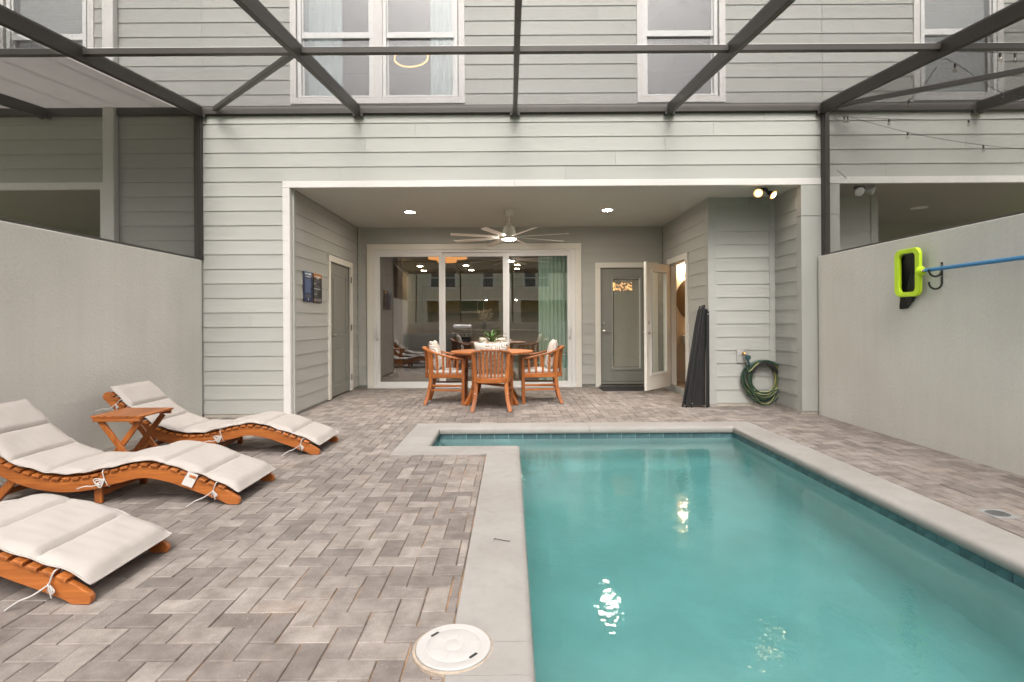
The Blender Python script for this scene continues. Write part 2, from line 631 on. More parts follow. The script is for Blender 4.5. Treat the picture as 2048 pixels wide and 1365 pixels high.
def mat_paisley():
    m, n, l, p = _new('paisley')
    p.inputs['Roughness'].default_value = 0.9
    tc = n.new('ShaderNodeTexCoord')
    vo = n.new('ShaderNodeTexVoronoi')
    vo.inputs['Scale'].default_value = 7.0
    l.new(tc.outputs['Object'], vo.inputs['Vector'])
    mu = n.new('ShaderNodeMath')
    mu.operation = 'MULTIPLY'
    mu.inputs[1].default_value = 44
    l.new(vo.outputs['Distance'], mu.inputs[0])
    si = n.new('ShaderNodeMath')
    si.operation = 'SINE'
    l.new(mu.outputs[0], si.inputs[0])
    rp = n.new('ShaderNodeValToRGB')
    cr = rp.color_ramp
    cr.elements[0].position = 0.25
    cr.elements[0].color = (0.24, 0.19, 0.15, 1)
    cr.elements[1].position = 0.55
    cr.elements[1].color = (0.76, 0.72, 0.67, 1)
    mr = n.new('ShaderNodeMapRange')
    mr.inputs['From Min'].default_value = -1
    mr.inputs['From Max'].default_value = 1
    l.new(si.outputs[0], mr.inputs[0])
    l.new(mr.outputs[0], rp.inputs[0])
    mx = n.new('ShaderNodeMixRGB')
    mx.blend_type = 'MULTIPLY'
    mx.inputs[0].default_value = 0.25
    l.new(rp.outputs[0], mx.inputs[1])
    mx.inputs[2].default_value = (0.9, 0.8, 0.7, 1)
    l.new(mx.outputs[0], p.inputs['Base Color'])


mat_paisley()

# ------------------------------------------------------------------ mesh helpers


def smooth_curve(pts, n):
    """Catmull-Rom through pts, n samples per span"""
    out = []
    P = [Vector(p) for p in pts]
    for i in range(len(P) - 1):
        p0 = P[max(i - 1, 0)]
        p1, p2 = P[i], P[i + 1]
        p3 = P[min(i + 2, len(P) - 1)]
        for k in range(n):
            t = k / n
            out.append(0.5 * ((2 * p1) + (p2 - p0) * t + (2 * p0 - 5 * p1 + 4 * p2 - p3) * t * t + (3 * p1 - p0 - 3 * p2 + p3) * t ** 3))
    out.append(P[-1])
    return out


class MB:
    def __init__(s):
        s.v = []
        s.f = []
        s.mi = []

    def face(s, idx, m=0):
        s.f.append(tuple(idx))
        s.mi.append(m)

    def hexa(s, p, m=0):
        b = len(s.v)
        s.v += [tuple(q) for q in p]
        for q in ((0, 3, 2, 1), (4, 5, 6, 7), (0, 1, 5, 4), (1, 2, 6, 5), (2, 3, 7, 6), (3, 0, 4, 7)):
            s.face([b + i for i in q], m)
        return s

    def box(s, x0, x1, y0, y1, z0, z1, m=0):
        x0, x1 = min(x0, x1), max(x0, x1)
        y0, y1 = min(y0, y1), max(y0, y1)
        z0, z1 = min(z0, z1), max(z0, z1)
        return s.hexa([(x0, y0, z0), (x1, y0, z0), (x1, y1, z0), (x0, y1, z0), (x0, y0, z1), (x1, y0, z1), (x1, y1, z1), (x0, y1, z1)], m)

    def bar(s, a, b, w, h, up=(0, 0, 1), m=0):
        """rectangular bar from a to b, w across, h along up"""
        a, b = Vector(a), Vector(b)
        d = (b - a).normalized()
        side = d.cross(Vector(up))
        if side.length < 1e-5:
            side = d.cross(Vector((0, 1, 0)))
        side.normalize()
        u = side.cross(d).normalized()
        x, y = side * w / 2, u * h / 2
        return s.hexa([a - x - y, a + x - y, b + x - y, b - x - y, a - x + y, a + x + y, b + x + y, b - x + y], m)

    def tube(s, pts, r, n=8, caps=True, closed=False, stripe=None, m=0):
        P = [Vector(p) for p in pts]
        R = r if isinstance(r, (list, tuple)) else [r] * len(P)
        b = len(s.v)
        nrm = None
        N = len(P)
        for i, p in enumerate(P):
            if closed:
                t = (P[(i + 1) % N] - P[i - 1])
            else:
                t = P[min(i + 1, N - 1)] - P[max(i - 1, 0)]
            if t.length < 1e-9:
                t = Vector((0, 0, 1))
            t.normalize()
            if nrm is None:
                nrm = t.orthogonal().normalized()
            nrm = nrm - t * nrm.dot(t)
            if nrm.length < 1e-6:
                nrm = t.orthogonal()
            nrm.normalize()
            bi = t.cross(nrm)
            for k in range(n):
                a = 2 * pi * k / n
                q = p + (nrm * cos(a) + bi * sin(a)) * R[i]
                s.v.append(tuple(q))
        last = N if closed else N - 1
        for i in range(last):
            j = (i + 1) % N
            for k in range(n):
                k2 = (k + 1) % n
                s.face((b + i * n + k, b + i * n + k2, b + j * n + k2, b + j * n + k), (stripe(k) if stripe else m))
        if caps and not closed:
            s.face([b + k for k in range(n)][::-1], m)
            s.face([b + (N - 1) * n + k for k in range(n)], m)
        return s

    def ribbon(s, pts, w, h, up, m=0):
        """rectangular section swept along pts; up: function(i)->vector or constant"""
        P = [Vector(p) for p in pts]
        b = len(s.v)
        N = len(P)
        for i, p in enumerate(P):
            t = (P[min(i + 1, N - 1)] - P[max(i - 1, 0)]).normalized()
            u = Vector(up(i) if callable(up) else up)
            sd = t.cross(u).normalized()
            u2 = sd.cross(t).normalized()
            ww = w[i] if isinstance(w, list) else w
            hh = h[i] if isinstance(h, list) else h
            for a, c in ((-1, -1), (1, -1), (1, 1), (-1, 1)):
                s.v.append(tuple(p + sd * (a * ww / 2) + u2 * (c * hh / 2)))
        for i in range(N - 1):
            for k in range(4):
                k2 = (k + 1) % 4
                s.face((b + i * 4 + k, b + i * 4 + k2, b + i * 4 + 4 + k2, b + i * 4 + 4 + k), m)
        s.face((b + 3, b + 2, b + 1, b), m)
        e = b + (N - 1) * 4
        s.face((e, e + 1, e + 2, e + 3), m)
        return s

    def lathe(s, prof, c=(0, 0, 0), n=24, m=0, ax=None):
        """prof: list of (r, z) around +Z at c; ax: optional 3x3 matrix"""
        b = len(s.v)
        for r, z in prof:
            for k in range(n):
                a = 2 * pi * k / n
                v = Vector((r * cos(a), r * sin(a), z))
                if ax is not None:
                    v = ax @ v
                s.v.append((c[0] + v.x, c[1] + v.y, c[2] + v.z))
        for i in range(len(prof) - 1):
            for k in range(n):
                k2 = (k + 1) % n
                s.face((b + i * n + k, b + i * n + k2, b + (i + 1) * n + k2, b + (i + 1) * n + k), m)
        if prof[0][0] > 1e-6:
            s.face([b + k for k in range(n)][::-1], m)
        if prof[-1][0] > 1e-6:
            s.face([b + (len(prof) - 1) * n + k for k in range(n)], m)
        return s

    def prism(s, poly, a, b, axis='y', m=0):
        """2D polygon extruded from a to b along axis; poly coords are the two other axes in order"""
        def p3(u, w, t):
            return {'x': (t, u, w), 'y': (u, t, w), 'z': (u, w, t)}[axis]
        k = len(poly)
        o = len(s.v)
        s.v += [p3(u, w, a) for u, w in poly] + [p3(u, w, b) for u, w in poly]
        s.face([o + i for i in range(k)], m)
        s.face([o + k + i for i in range(k)][::-1], m)
        for i in range(k):
            j = (i + 1) % k
            s.face((o + i, o + k + i, o + k + j, o + j), m)
        return s

    def build(s, name, mats, parent=None, smooth=False, bevel=0.0, world=False, angle=40, recalc=True, origin=True, seg=2):
        if isinstance(mats, str):
            mats = [mats]
        off = Vector((0, 0, 0))
        if world and parent is not None:
            q = parent
            while q is not None:
                off += q.location
                q = q.parent
        vs_ = [Vector(v) - off for v in s.v]
        c = Vector((0, 0, 0))
        if origin:
            lo = Vector([min(v[i] for v in vs_) for i in range(3)])
            hi = Vector([max(v[i] for v in vs_) for i in range(3)])
            c = (lo + hi) / 2
            if parent is None:
                c.z = lo.z
        me = bpy.data.meshes.new(name)
        me.from_pydata([v - c for v in vs_], [], s.f)
        for x in mats:
            me.materials.append(MATS[x])
        if len(mats) > 1:
            me.polygons.foreach_set('material_index', s.mi)
        if recalc:
            bm = bmesh.new()
            bm.from_mesh(me)
            bmesh.ops.recalc_face_normals(bm, faces=bm.faces)
            bm.to_mesh(me)
            bm.free()
        if smooth:
            me.polygons.foreach_set('use_smooth', [True] * len(me.polygons))
            if hasattr(me, 'set_sharp_from_angle'):
                me.set_sharp_from_angle(angle=rad(angle))
        me.update()
        o = bpy.data.objects.new(name, me)
        COL.objects.link(o)
        o.location = c
        if parent is not None:
            o.parent = parent
        if bevel > 0:
            bv = o.modifiers.new('bevel', 'BEVEL')
            bv.width = bevel
            bv.segments = seg
            bv.limit_method = 'ANGLE'
            bv.angle_limit = rad(40)
        return o


def thing(name, label, cat, loc=(0, 0, 0), rz=0.0, group=None):
    o = bpy.data.objects.new(name, None)
    o.empty_display_size = 0.1
    COL.objects.link(o)
    o.location = loc
    o.rotation_euler = (0, 0, rz)
    return tag(o, label, cat, group)


def tag(o, label, cat, group=None):
    o['label'] = label
    o['category'] = cat
    if group:
        o['group'] = group
    return o


def struct(o, label=None):
    o['kind'] = 'structure'
    if label:
        o['label'] = label
    return o


def dup(root, name=None):
    r = root.copy()
    COL.objects.link(r)
    for ch in [c for c in bpy.data.objects if c.parent == root]:
        c = ch.copy()
        COL.objects.link(c)
        c.parent = r
        for g in [x for x in bpy.data.objects if x.parent == ch]:
            d = g.copy()
            COL.objects.link(d)
            d.parent = c
    return r


def rect_minus(r, cut):
    """list of rects r minus rect cut, all (u0,u1,v0,v1)"""
    out = []
    for (a, b, c, d) in r:
        e, f, g, h = cut
        if e >= b or f <= a or g >= d or h <= c:
            out.append((a, b, c, d))
            continue
        if c < g:
            out.append((a, b, c, g))
        if h < d:
            out.append((a, b, h, d))
        lo, hi = max(c, g), min(d, h)
        if a < e:
            out.append((a, e, lo, hi))
        if f < b:
            out.append((f, b, lo, hi))
    return out


LAP = 0.1795
ZREF = 3.452


def siding(parent, axis, plane, sgn, u0, u1, z0, z1, holes=(), joints=(), name='siding_board', m='siding'):
    """lap siding. axis 'x': boards run along X on plane Y=plane, outside towards sgn*Y.
    axis 'y': boards run along Y on plane X=plane, outside towards sgn*X. Every board is an object."""
    k = int(math.floor((z0 - ZREF) / LAP)) - 1
    while True:
        zb = ZREF + k * LAP
        k += 1
        zt = zb + LAP
        if zb >= z1:
            break
        if zt <= z0:
            continue
        a, b = max(zb, z0), min(zt, z1)
        rects = [(u0, u1, a, b)]
        for hcut in holes:
            rects = rect_minus(rects, hcut)
        for (ju, jz) in joints:
            if zb < jz < zt:
                nr = []
                for r in rects:
                    if r[0] + 0.02 < ju < r[1] - 0.02:
                        nr += [(r[0], ju - 0.0012, r[2], r[3]), (ju + 0.0012, r[1], r[2], r[3])]
                    else:
                        nr.append(r)
                rects = nr
        for (p, q, c, d) in rects:
            if q - p < 0.004 or d - c < 0.004:
                continue
            dep = lambda z: 0.004 + 0.009 * (1 - (z - zb) / LAP)
            pts = []
            for (z, dd) in ((c, -0.004), (c, dep(c)), (d, dep(d)), (d, -0.004)):
                pts.append((z, plane + sgn * dd))
            mb = MB()
            if axis == 'x':
                V = [(p, y, z) for z, y in pts] + [(q, y, z) for z, y in pts]
            else:
                V = [(y, p, z) for z, y in pts] + [(y, q, z) for z, y in pts]
            mb.v = V
            for f in ((0, 1, 2, 3), (7, 6, 5, 4), (0, 4, 5, 1), (1, 5, 6, 2), (2, 6, 7, 3), (3, 7, 4, 0)):
                mb.face(f)
            mb.build(name, m, parent, world=True)


def wall_mesh(parent, name, axis, a, b, u0, u1, z0, z1, holes, m='sheathing'):
    rects = [(u0, u1, z0, z1)]
    for hcut in holes:
        rects = rect_minus(rects, hcut)
    mb = MB()
    for (p, q, c, d) in rects:
        if axis == 'x':
            mb.box(p, q, a, b, c, d)
        else:
            mb.box(a, b, p, q, c, d)
    return mb.build(name, m, parent, world=True)


YF, YB = 6.50, 9.30
ZC = 2.835          # lanai ceiling
XL, XR = -3.80, 3.78   # privacy wall faces
ZW = 1.945
# ================================================================== ground, pool, patio
INNER = [(0.075, 0.60), (2.40, 0.60), (2.40, 5.70), (-0.775, 5.70), (-0.775, 4.92), (0.075, 4.92)]


def offs(poly, d):
    out = []
    n = len(poly)
    for i in range(n):
        p, q, r = Vector(poly[i - 1]), Vector(poly[i]), Vector(poly[(i + 1) % n])
        e1, e2 = (q - p).normalized(), (r - q).normalized()
        n1, n2 = Vector((e1.y, -e1.x)), Vector((e2.y, -e2.x))
        out.append(tuple(q + d * (n1 + n2)))
    return out


OUT = offs(INNER, 0.30)
FOOT = [(-0.225, 2.70, 0.30, 6.00), (-1.075, -0.225, 4.62, 6.00)]    # outline of coping as two rects
PATIO = (XL, 3.60, -0.71, YB)

mb = MB()
for (a, b, c, d) in [(-70, 70, -70, 0.2), (-70, 70, 6.1, 70), (-70, -1.2, 0.2, 6.1), (2.85, 70, 0.2, 6.1)]:
    i = len(mb.v)
    mb.v += [(a, c, -0.06), (b, c, -0.06), (b, d, -0.06), (a, d, -0.06)]
    mb.face((i, i + 1, i + 2, i + 3))
struct(mb.build('ground', 'lawn'), 'lawn around the town houses')

mb = MB()
rs = [(XL, 3.90, -0.71, 9.42)]
for f in FOOT:
    rs = rect_minus(rs, f)
for (a, b, c, d) in rs:
    mb.box(a, b, c, d, -0.05, -0.0070)
patio = struct(mb.build('patio', 'joint_sand'), 'herringbone paver patio around the pool')
patio_z = Vector(patio.location)


def proj(x, y, z=0.0):
    if y < 0.3:
        return None
    return (1022 + 1050 * x / y, 643 + 1050 * (1.17 - z) / y)


PW = 0.1
pav = []
for i in range(-60, 60):
    for j in range(-20, 110):
        dd = (i - j) % 4
        if dd == 0:
            r = (i * PW, i * PW + 2 * PW, j * PW, j * PW + PW)
        elif dd == 3:
            r = (i * PW, i * PW + PW, j * PW, j * PW + 2 * PW)
        else:
            continue
        r = (r[0] + 0.03, r[1] + 0.03, r[2] + 0.02, r[3] + 0.02)
        a, b, c, d = max(r[0], XL), min(r[1], 3.88), max(r[2], -0.71), min(r[3], YB - 0.01)
        if b - a < 0.015 or d - c < 0.015:
            continue
        if a > 2.66 and c > 7.1:
            continue
        rr = [(a, b, c, d)]
        for f in FOOT:
            rr = rect_minus(rr, (f[0] - 0.004, f[1] + 0.004, f[2] - 0.004, f[3] + 0.004))
        rr = [q for q in rr if q[1] - q[0] > 0.02 and q[3] - q[2] > 0.02]
        if not rr:
            continue
        pav += [q for q in rr if (q[1] - q[0]) * (q[3] - q[2]) > 0.0009]


def hidden(x, y):
    # covered by the lounger nearest the camera, the bath block or outside the frame
    if x < -1.72 and 2.05 < y < 2.75:
        return True
    if (x + 0.208) ** 2 + (y - 1.87) ** 2 < 0.05 ** 2:
        return True
    p = proj(x, y)
    return p is None or not (-20 < p[0] < 2068 and p[1] < 1385)


def paver_geo(mb, q, rz, at0):
    a, b, c, d = q
    g = random.uniform(0.0013, 0.0031)
    a, b, c, d = a + g, b - g, c + g, d - g
    ch = 0.0030
    z = rz
    tl = [random.uniform(-0.0012, 0.0012) for _ in range(4)]
    o = len(mb.v)
    mb.v += [(a, c, -0.03), (b, c, -0.03), (b, d, -0.03), (a, d, -0.03)]
    mb.v += [(a, c, z - ch + tl[0]), (b, c, z - ch + tl[1]), (b, d, z - ch + tl[2]), (a, d, z - ch + tl[3])]
    mb.v += [(a + ch, c + ch, z + tl[0]), (b - ch, c + ch, z + tl[1]), (b - ch, d - ch, z + tl[2]), (a + ch, d - ch, z + tl[3])]
    for k in range(4):
        k2 = (k + 1) % 4
        mb.face((o + k, o + k2, o + 4 + k2, o + 4 + k))
        mb.face((o + 4 + k, o + 4 + k2, o + 8 + k2, o + 8 + k))
    mb.face((o + 8, o + 9, o + 10, o + 11))


def pscore(q):
    x, y = (q[0] + q[1]) / 2, (q[2] + q[3]) / 2
    if hidden(x, y):
        return 0
    return (q[1] - q[0]) * (q[3] - q[2]) / max(y, 0.4) ** 3


LID = (-0.212, 1.872, 0.142)
# pavers round the skimmer lid are cut back by a small mortar collar that is drawn over them
pav.sort(key=pscore, reverse=True)
for q in pav[:298]:
    mb = MB()
    paver_geo(mb, q, random.uniform(-0.0015, 0.0018), 0)
    mb.build('paver', 'paver', patio, world=True, recalc=False)
mb = MB()
tones = []
for q in pav[298:]:
    paver_geo(mb, q, random.uniform(-0.0015, 0.0018), 0)
    tones += [random.random()] * 12
rest = mb.build('paver_field', 'paver', patio, world=True, recalc=False)
at = rest.data.attributes.new('tone', 'FLOAT', 'POINT')
at.data.foreach_set('value', tones)
rest['kind'] = 'stuff'

# ---- pool
pool = thing('swimming_pool', 'small L-shaped swimming pool with pale concrete coping and dark tile line', 'pool', (0.9, 3.2, 0))
PROF = [(0.30, -0.05), (0.30, 0.004), (0.296, 0.009), (0.06, 0.012), (0.030, 0.0105), (0.012, 0.003), (0.003, -0.010), (0.0, -0.026),
        (0.002, -0.045), (0.010, -0.056), (0.06, -0.058)]
CUTS = {0: [], 1: [1.7, 3.3], 2: [1.55], 3: [], 4: [], 5: [3.02, 3.20, 1.5]}
nE = len(INNER)
for e in range(nE):
    p0, p1 = Vector(INNER[e]), Vector(INNER[(e + 1) % nE])
    d0 = (p1 - p0).normalized()
    L = (p1 - p0).length
    nm = Vector((d0.y, -d0.x))
    pm = (p0 - Vector(INNER[e - 1])).normalized()
    nprev = Vector((pm.y, -pm.x))
    qn = (Vector(INNER[(e + 2) % nE]) - p1).normalized()
    nnext = Vector((qn.y, -qn.x))
    cuts = [None] + sorted(CUTS[e]) + [None]
    for k in range(len(cuts) - 1):
        mb = MB()
        for d, z in PROF:
            s0 = d * nprev.dot(d0) if cuts[k] is None else cuts[k] + 0.0018
            s1 = L + d * nnext.dot(d0) if cuts[k + 1] is None else cuts[k + 1] - 0.0018
            A = p0 + d0 * s0 + nm * d
            B = p0 + d0 * s1 + nm * d
            mb.v += [(A.x, A.y, z), (B.x, B.y, z)]
        for i in range(len(PROF) - 1):
            mb.face((2 * i, 2 * i + 1, 2 * i + 3, 2 * i + 2))
        mb.face([2 * i for i in range(len(PROF))])
        mb.face([2 * i + 1 for i in range(len(PROF))][::-1])
        mb.build('coping_piece', 'coping_stone', pool, world=True, smooth=True, angle=50)
    # waterline tiles
    mm = int(round((L + 0.05) / 0.152))
    tw = (L + 0.05) / mm
    if e in (1, 2, 3):
        for k in range(mm):
            a = p0 - d0 * 0.025 + d0 * (k * tw + 0.002) + nm * 0.024
            b = a + d0 * (tw - 0.004)
            c, d = b + nm * 0.012, a + nm * 0.012
            mb = MB()
            mb.hexa([(a.x, a.y, -0.121), (b.x, b.y, -0.121), (c.x, c.y, -0.121), (d.x, d.y, -0.121),
                     (a.x, a.y, -0.0595), (b.x, b.y, -0.0595), (c.x, c.y, -0.0595), (d.x, d.y, -0.0595)])
            mb.build('waterline_tile', 'pool_tile', pool, world=True)
# shell
mb = MB()
in3 = offs(INNER, 0.03)
for e in range(nE):
    p0, p1 = Vector(in3[e]), Vector(in3[(e + 1) % nE])
    d0 = (p1 - p0).normalized()
    nm = Vector((d0.y, -d0.x))
    a, b = p0 - d0 * 0.001, p1 + d0 * 0.001
    if e in (0, 1, 2, 3):
        a, b = p0 - d0 * 0.2, p1 + d0 * 0.2
    c, d = b + nm * 0.2, a + nm * 0.2
    mb.hexa([(a.x, a.y, -1.3), (b.x, b.y, -1.3), (c.x, c.y, -1.3), (d.x, d.y, -1.3),
             (a.x, a.y, -0.0581 - e * 1e-4), (b.x, b.y, -0.0581 - e * 1e-4), (c.x, c.y, -0.0581 - e * 1e-4), (d.x, d.y, -0.0581 - e * 1e-4)])
PD = -1.12
mb.box(0.0, 2.5, 0.5, 5.8, -1.35, PD)
mb.box(-0.85, 0.06, 4.8, 5.78, -1.35, -0.42)
mb.build('pool_shell', 'pool_plaster', pool, world=True)
# coves where walls meet the floor
mb = MB()
R = 0.22
arc = [(R * (1 - sin(t * pi / 16)), R * (1 - cos(t * pi / 16))) for t in range(9)]
for xw, sg in ((2.43, -1), (0.045, 1)):
    poly = [(xw - sg * 0.002, PD - 0.01)] + [(xw + sg * u, PD + w) for u, w in arc] + [(xw - sg * 0.002, PD + R)]
    mb.prism(poly, 0.57, 5.73, 'y')
poly = [(5.732, PD - 0.01)] + [(5.73 - u, PD + w) for u, w in arc] + [(5.732, PD + R)]
mb.prism(poly, 0.05, 2.42, 'x')
mb.build('pool_cove', 'pool_plaster', pool, world=True, smooth=True, angle=50)
# water body
mb = MB()
wp = offs(INNER, 0.06)
mb.prism(wp, -1.2, -0.112, 'z')
wat = mb.build('pool_water', 'pool_water')
struct(wat, 'teal water filling the pool')

# skimmer lid with its collar
sk = thing('skimmer_lid', 'round white plastic skimmer lid beside the pool coping', 'skimmer lid', (LID[0], LID[1], 0.012))
mb = MB()
mb.lathe([(0.1445, -0.03), (0.1445, -0.003), (0.141, -0.001), (0.136, 0.0), (0.1335, -0.004)], n=48)
mb.build('collar', 'mortar', sk, smooth=True)
mb = MB()
mb.lathe([(0.132, -0.004), (0.133, 0.003), (0.130, 0.0055), (0.100, 0.0065), (0.097, 0.0052), (0.094, 0.0066), (0.036, 0.0070),
          (0.033, 0.0060), (0.030, 0.0070), (0.0001, 0.0071)], n=64)
for k in range(6):
    t = k * pi / 3 + 0.3
    mb.bar((0.040 * cos(t), 0.040 * sin(t), 0.0080), (0.090 * cos(t), 0.090 * sin(t), 0.0068), 0.003, 0.0012)
lid = mb.build('lid_disc', 'white_plastic', sk, smooth=True, angle=30)
mb = MB()
for s in (-1, 1):
    c, d = Vector((s * 0.075, -s * 0.062, 0.0066)), Vector((0.66, 0.75, 0)).normalized()
    mb.bar(c - d * 0.017, c + d * 0.017, 0.010, 0.0022)
mb.build('finger_slot', 'black_plastic', sk)

# floor drain right of the pool
dr = thing('floor_drain', 'small square grey floor drain grate beside the coping', 'drain', (2.905, 3.14, 0))
mb = MB()
mb.box(-0.075, 0.075, -0.075, 0.075, -0.02, 0.0035)
mb.build('frame', 'drain_grey', dr, bevel=0.002)
mb = MB()
for k in range(-5, 6):
    w = 0.052 * sqrt(max(0.05, 1 - (k / 6) ** 2))
    mb.box(k * 0.0105 - 0.0021, k * 0.0105 + 0.0021, -w, w, 0.001, 0.0046)
mb.build('slot', 'black_plastic', dr)
mb = MB()
mb.tube(smooth_curve([(-0.098, 2.772, 0.016), (-0.094, 2.790, 0.017), (-0.086, 2.786, 0.016), (-0.04, 2.765, 0.0155), (-0.012, 2.757, 0.0155)], 4), 0.0018, 5)
o = mb.build('hook_pin', 'dark_metal', smooth=True)
tag(o, 'thin bent dark metal pin lying on the pool coping', 'pin')

# ================================================================== privacy walls


def pwall(name, x0, x1, y0, y1, z1, label):
    mb = MB()
    mb.box(x0, x1, y0, y1, -0.05, z1)
    o = mb.build(name, 'stucco', bevel=0.008)
    return tag(o, label, 'wall')


pwall('privacy_wall', XL - 0.20, XL, -0.69, 6.46, ZW, 'grey stucco privacy wall behind the three sun loungers')
pwall('privacy_wall', XR, XR + 0.20, -0.69, 6.46, ZW, 'grey stucco privacy wall holding the blue pool net pole')
pwall('privacy_wall', XL + 0.002, XR - 0.002, -0.93, -0.71, 1.14, 'low grey stucco wall closing the patio opposite the house')

# ================================================================== own town house
H = thing('town_house', 'pale sage grey sided town house with covered lanai facing the pool', 'house', (0, YF, 0))


def wbox(name, m, x0, x1, y0, y1, z0, z1, parent=None, bevel=0.0):
    mb = MB()
    mb.box(x0, x1, y0, y1, z0, z1)
    return mb.build(name, m, parent if parent is not None else H, world=True, bevel=bevel)


HTOP = 6.25
DW = (-2.708, -0.553, 3.866, 5.62)
SW = (1.576, 2.666, 3.862, 5.62)
REC = (-2.812, 3.868, 0.0, 2.914)
joints = [(-0.55, 3.72), (-1.17, 3.55), (-1.79, 3.37), (1.30, 3.20), (0.68, 3.03), (0.68, 3.96), (3.15, 3.72), (2.52, 3.55),
          (1.92, 3.37), (-2.1, 3.03), (-3.2, 1.2), (0.4, 4.5), (1.1, 5.0)]
siding(H, 'x', YF, -1, XL, 3.866, 0.035, HTOP, [REC, DW, SW], joints)
wall_mesh(H, 'wall', 'x', YF + 0.004, YF + 0.12, XL, 3.866, 0.0, HTOP,
          [(-2.726, 3.60, 0, 2.845), (DW[0] + 0.1, DW[1] - 0.1, DW[2] + 0.1, DW[3] - 0.1), (SW[0] + 0.1, SW[1] - 0.1, SW[2] + 0.1, SW[3] - 0.1)])
# recess trim
mb = MB()
mb.box(-2.812, 0.05, YF - 0.022, YF + 0.02, 2.836, 2.914)
mb.build('lintel_trim', 'white_trim', H, world=True, bevel=0.002)
mb = MB()
mb.box(0.053, 3.84, YF - 0.022, YF + 0.02, 2.836, 2.914)
mb.build('lintel_trim', 'white_trim', H, world=True, bevel=0.002)
wbox('jamb_trim', 'white_trim', -2.812, -2.724, YF - 0.022, YF + 0.05, 0.01, 2.834, bevel=0.002)
wbox('corner_board', 'smooth_panel', -2.7225, -2.700, YF + 0.05, YF + 0.11, 0.02, 2.834)
wbox('column', 'smooth_panel', 3.592, 3.872, YF - 0.016, YF + 0.10, 0.035, 2.445, bevel=0.003)
wbox('column', 'smooth_panel', 3.592, 3.872, YF - 0.016, YF + 0.10, 2.452, 2.834, bevel=0.003)
wbox('footing', 'concrete', 3.58, 3.86, YF - 0.006, YF + 0.09, -0.03, 0.034)
wbox('footing', 'concrete', XL, -2.83, YF - 0.008, YF + 0.05, -0.03, 0.034)
# lanai ceiling and walls
wbox('lanai_ceiling', 'soffit', -2.70, 3.60, YF + 0.0205, YB, ZC, ZC + 0.10)
siding(H, 'y', -2.72, 1, YF + 0.11, YB, 0.03, ZC, [(7.775, 8.94, 0, 2.175)])
wall_mesh(H, 'wall', 'y', -2.82, -2.724, YF + 0.12, YB, 0, ZC + 0.09, [(7.86, 8.86, 0, 2.10)])
SL = (-2.54, 1.248, 0.0, 2.545)
GD = (1.494, 2.60, 0.0, 2.197)
siding(H, 'x', YB, -1, -2.70, 2.685, 0.05, ZC, [SL, GD])
wall_mesh(H, 'wall', 'x', YB + 0.004, YB + 0.12, -2.82, 2.80, 0, ZC + 0.09, [(-2.43, 1.14, 0.0, 2.44), (1.585, 2.50, 0.0, 2.10)])
wbox('corner_board', 'smooth_panel', -2.702, -2.655, YB - 0.019, YB, 0.05, ZC)
siding(H, 'y', 2.70, -1, 7.26, YB - 0.02, 0.10, ZC, [(7.935, 8.985, 0, 2.205)])
wall_mesh(H, 'wall', 'y', 2.704, 2.80, 7.26, 9.60, 0, ZC + 0.09, [(8.05, 8.87, 0.07, 2.105)])
wbox('stoop_edge', 'smooth_panel', 2.683, 2.702, 7.26, YB - 0.02, 0.0, 0.098)
siding(H, 'x', 7.15, -1, 2.79, 3.515, 0.035, ZC)
wbox('wall', 'sheathing', 2.71, 3.70, 7.154, 7.25, 0, ZC + 0.09)
wbox('corner_board', 'smooth_panel', 2.682, 2.79, 7.130, 7.262, 0.02, ZC - 0.001, bevel=0.002)
wbox('corner_board', 'smooth_panel', 3.515, 3.598, 7.131, 7.153, 0.02, ZC - 0.001)
siding(H, 'y', 3.60, -1, YF + 0.10, 7.13, 0.035, ZC)
wbox('wall', 'sheathing', 3.604, 3.72, YF + 0.12, 7.25, 0, ZC + 0.09)
wbox('footing', 'concrete', 2.70, 3.598, 7.139, 7.153, -0.03, 0.033)
wbox('footing', 'concrete', 3.586, 3.604, YF + 0.10, 7.14, -0.03, 0.033)
# soffit vent on the front of the bath block
mb = MB()
mb.box(3.20, 3.40, 7.118, 7.140, 2.675, 2.825)
for k in range(4):
    mb.box(3.215, 3.385, 7.110, 7.119, 2.69 + k * 0.033, 2.706 + k * 0.033)
mb.build('wall_vent', 'smooth_panel', H, world=True)
# roof and outer shell
wbox('roof', 'roof_shingle', XL, 3.866, YF - 0.35, 18.0, HTOP + 0.02, HTOP + 0.2)
wbox('wall', 'sheathing', XL + 0.002, XL + 0.10, YF + 0.12, 17.9, 0, HTOP)
wbox('wall', 'sheathing', 3.77, 3.864, YF + 0.12, 17.9, 0, HTOP)
wbox('wall', 'sheathing', XL + 0.10, 3.77, 17.8, 17.9, 0, HTOP)


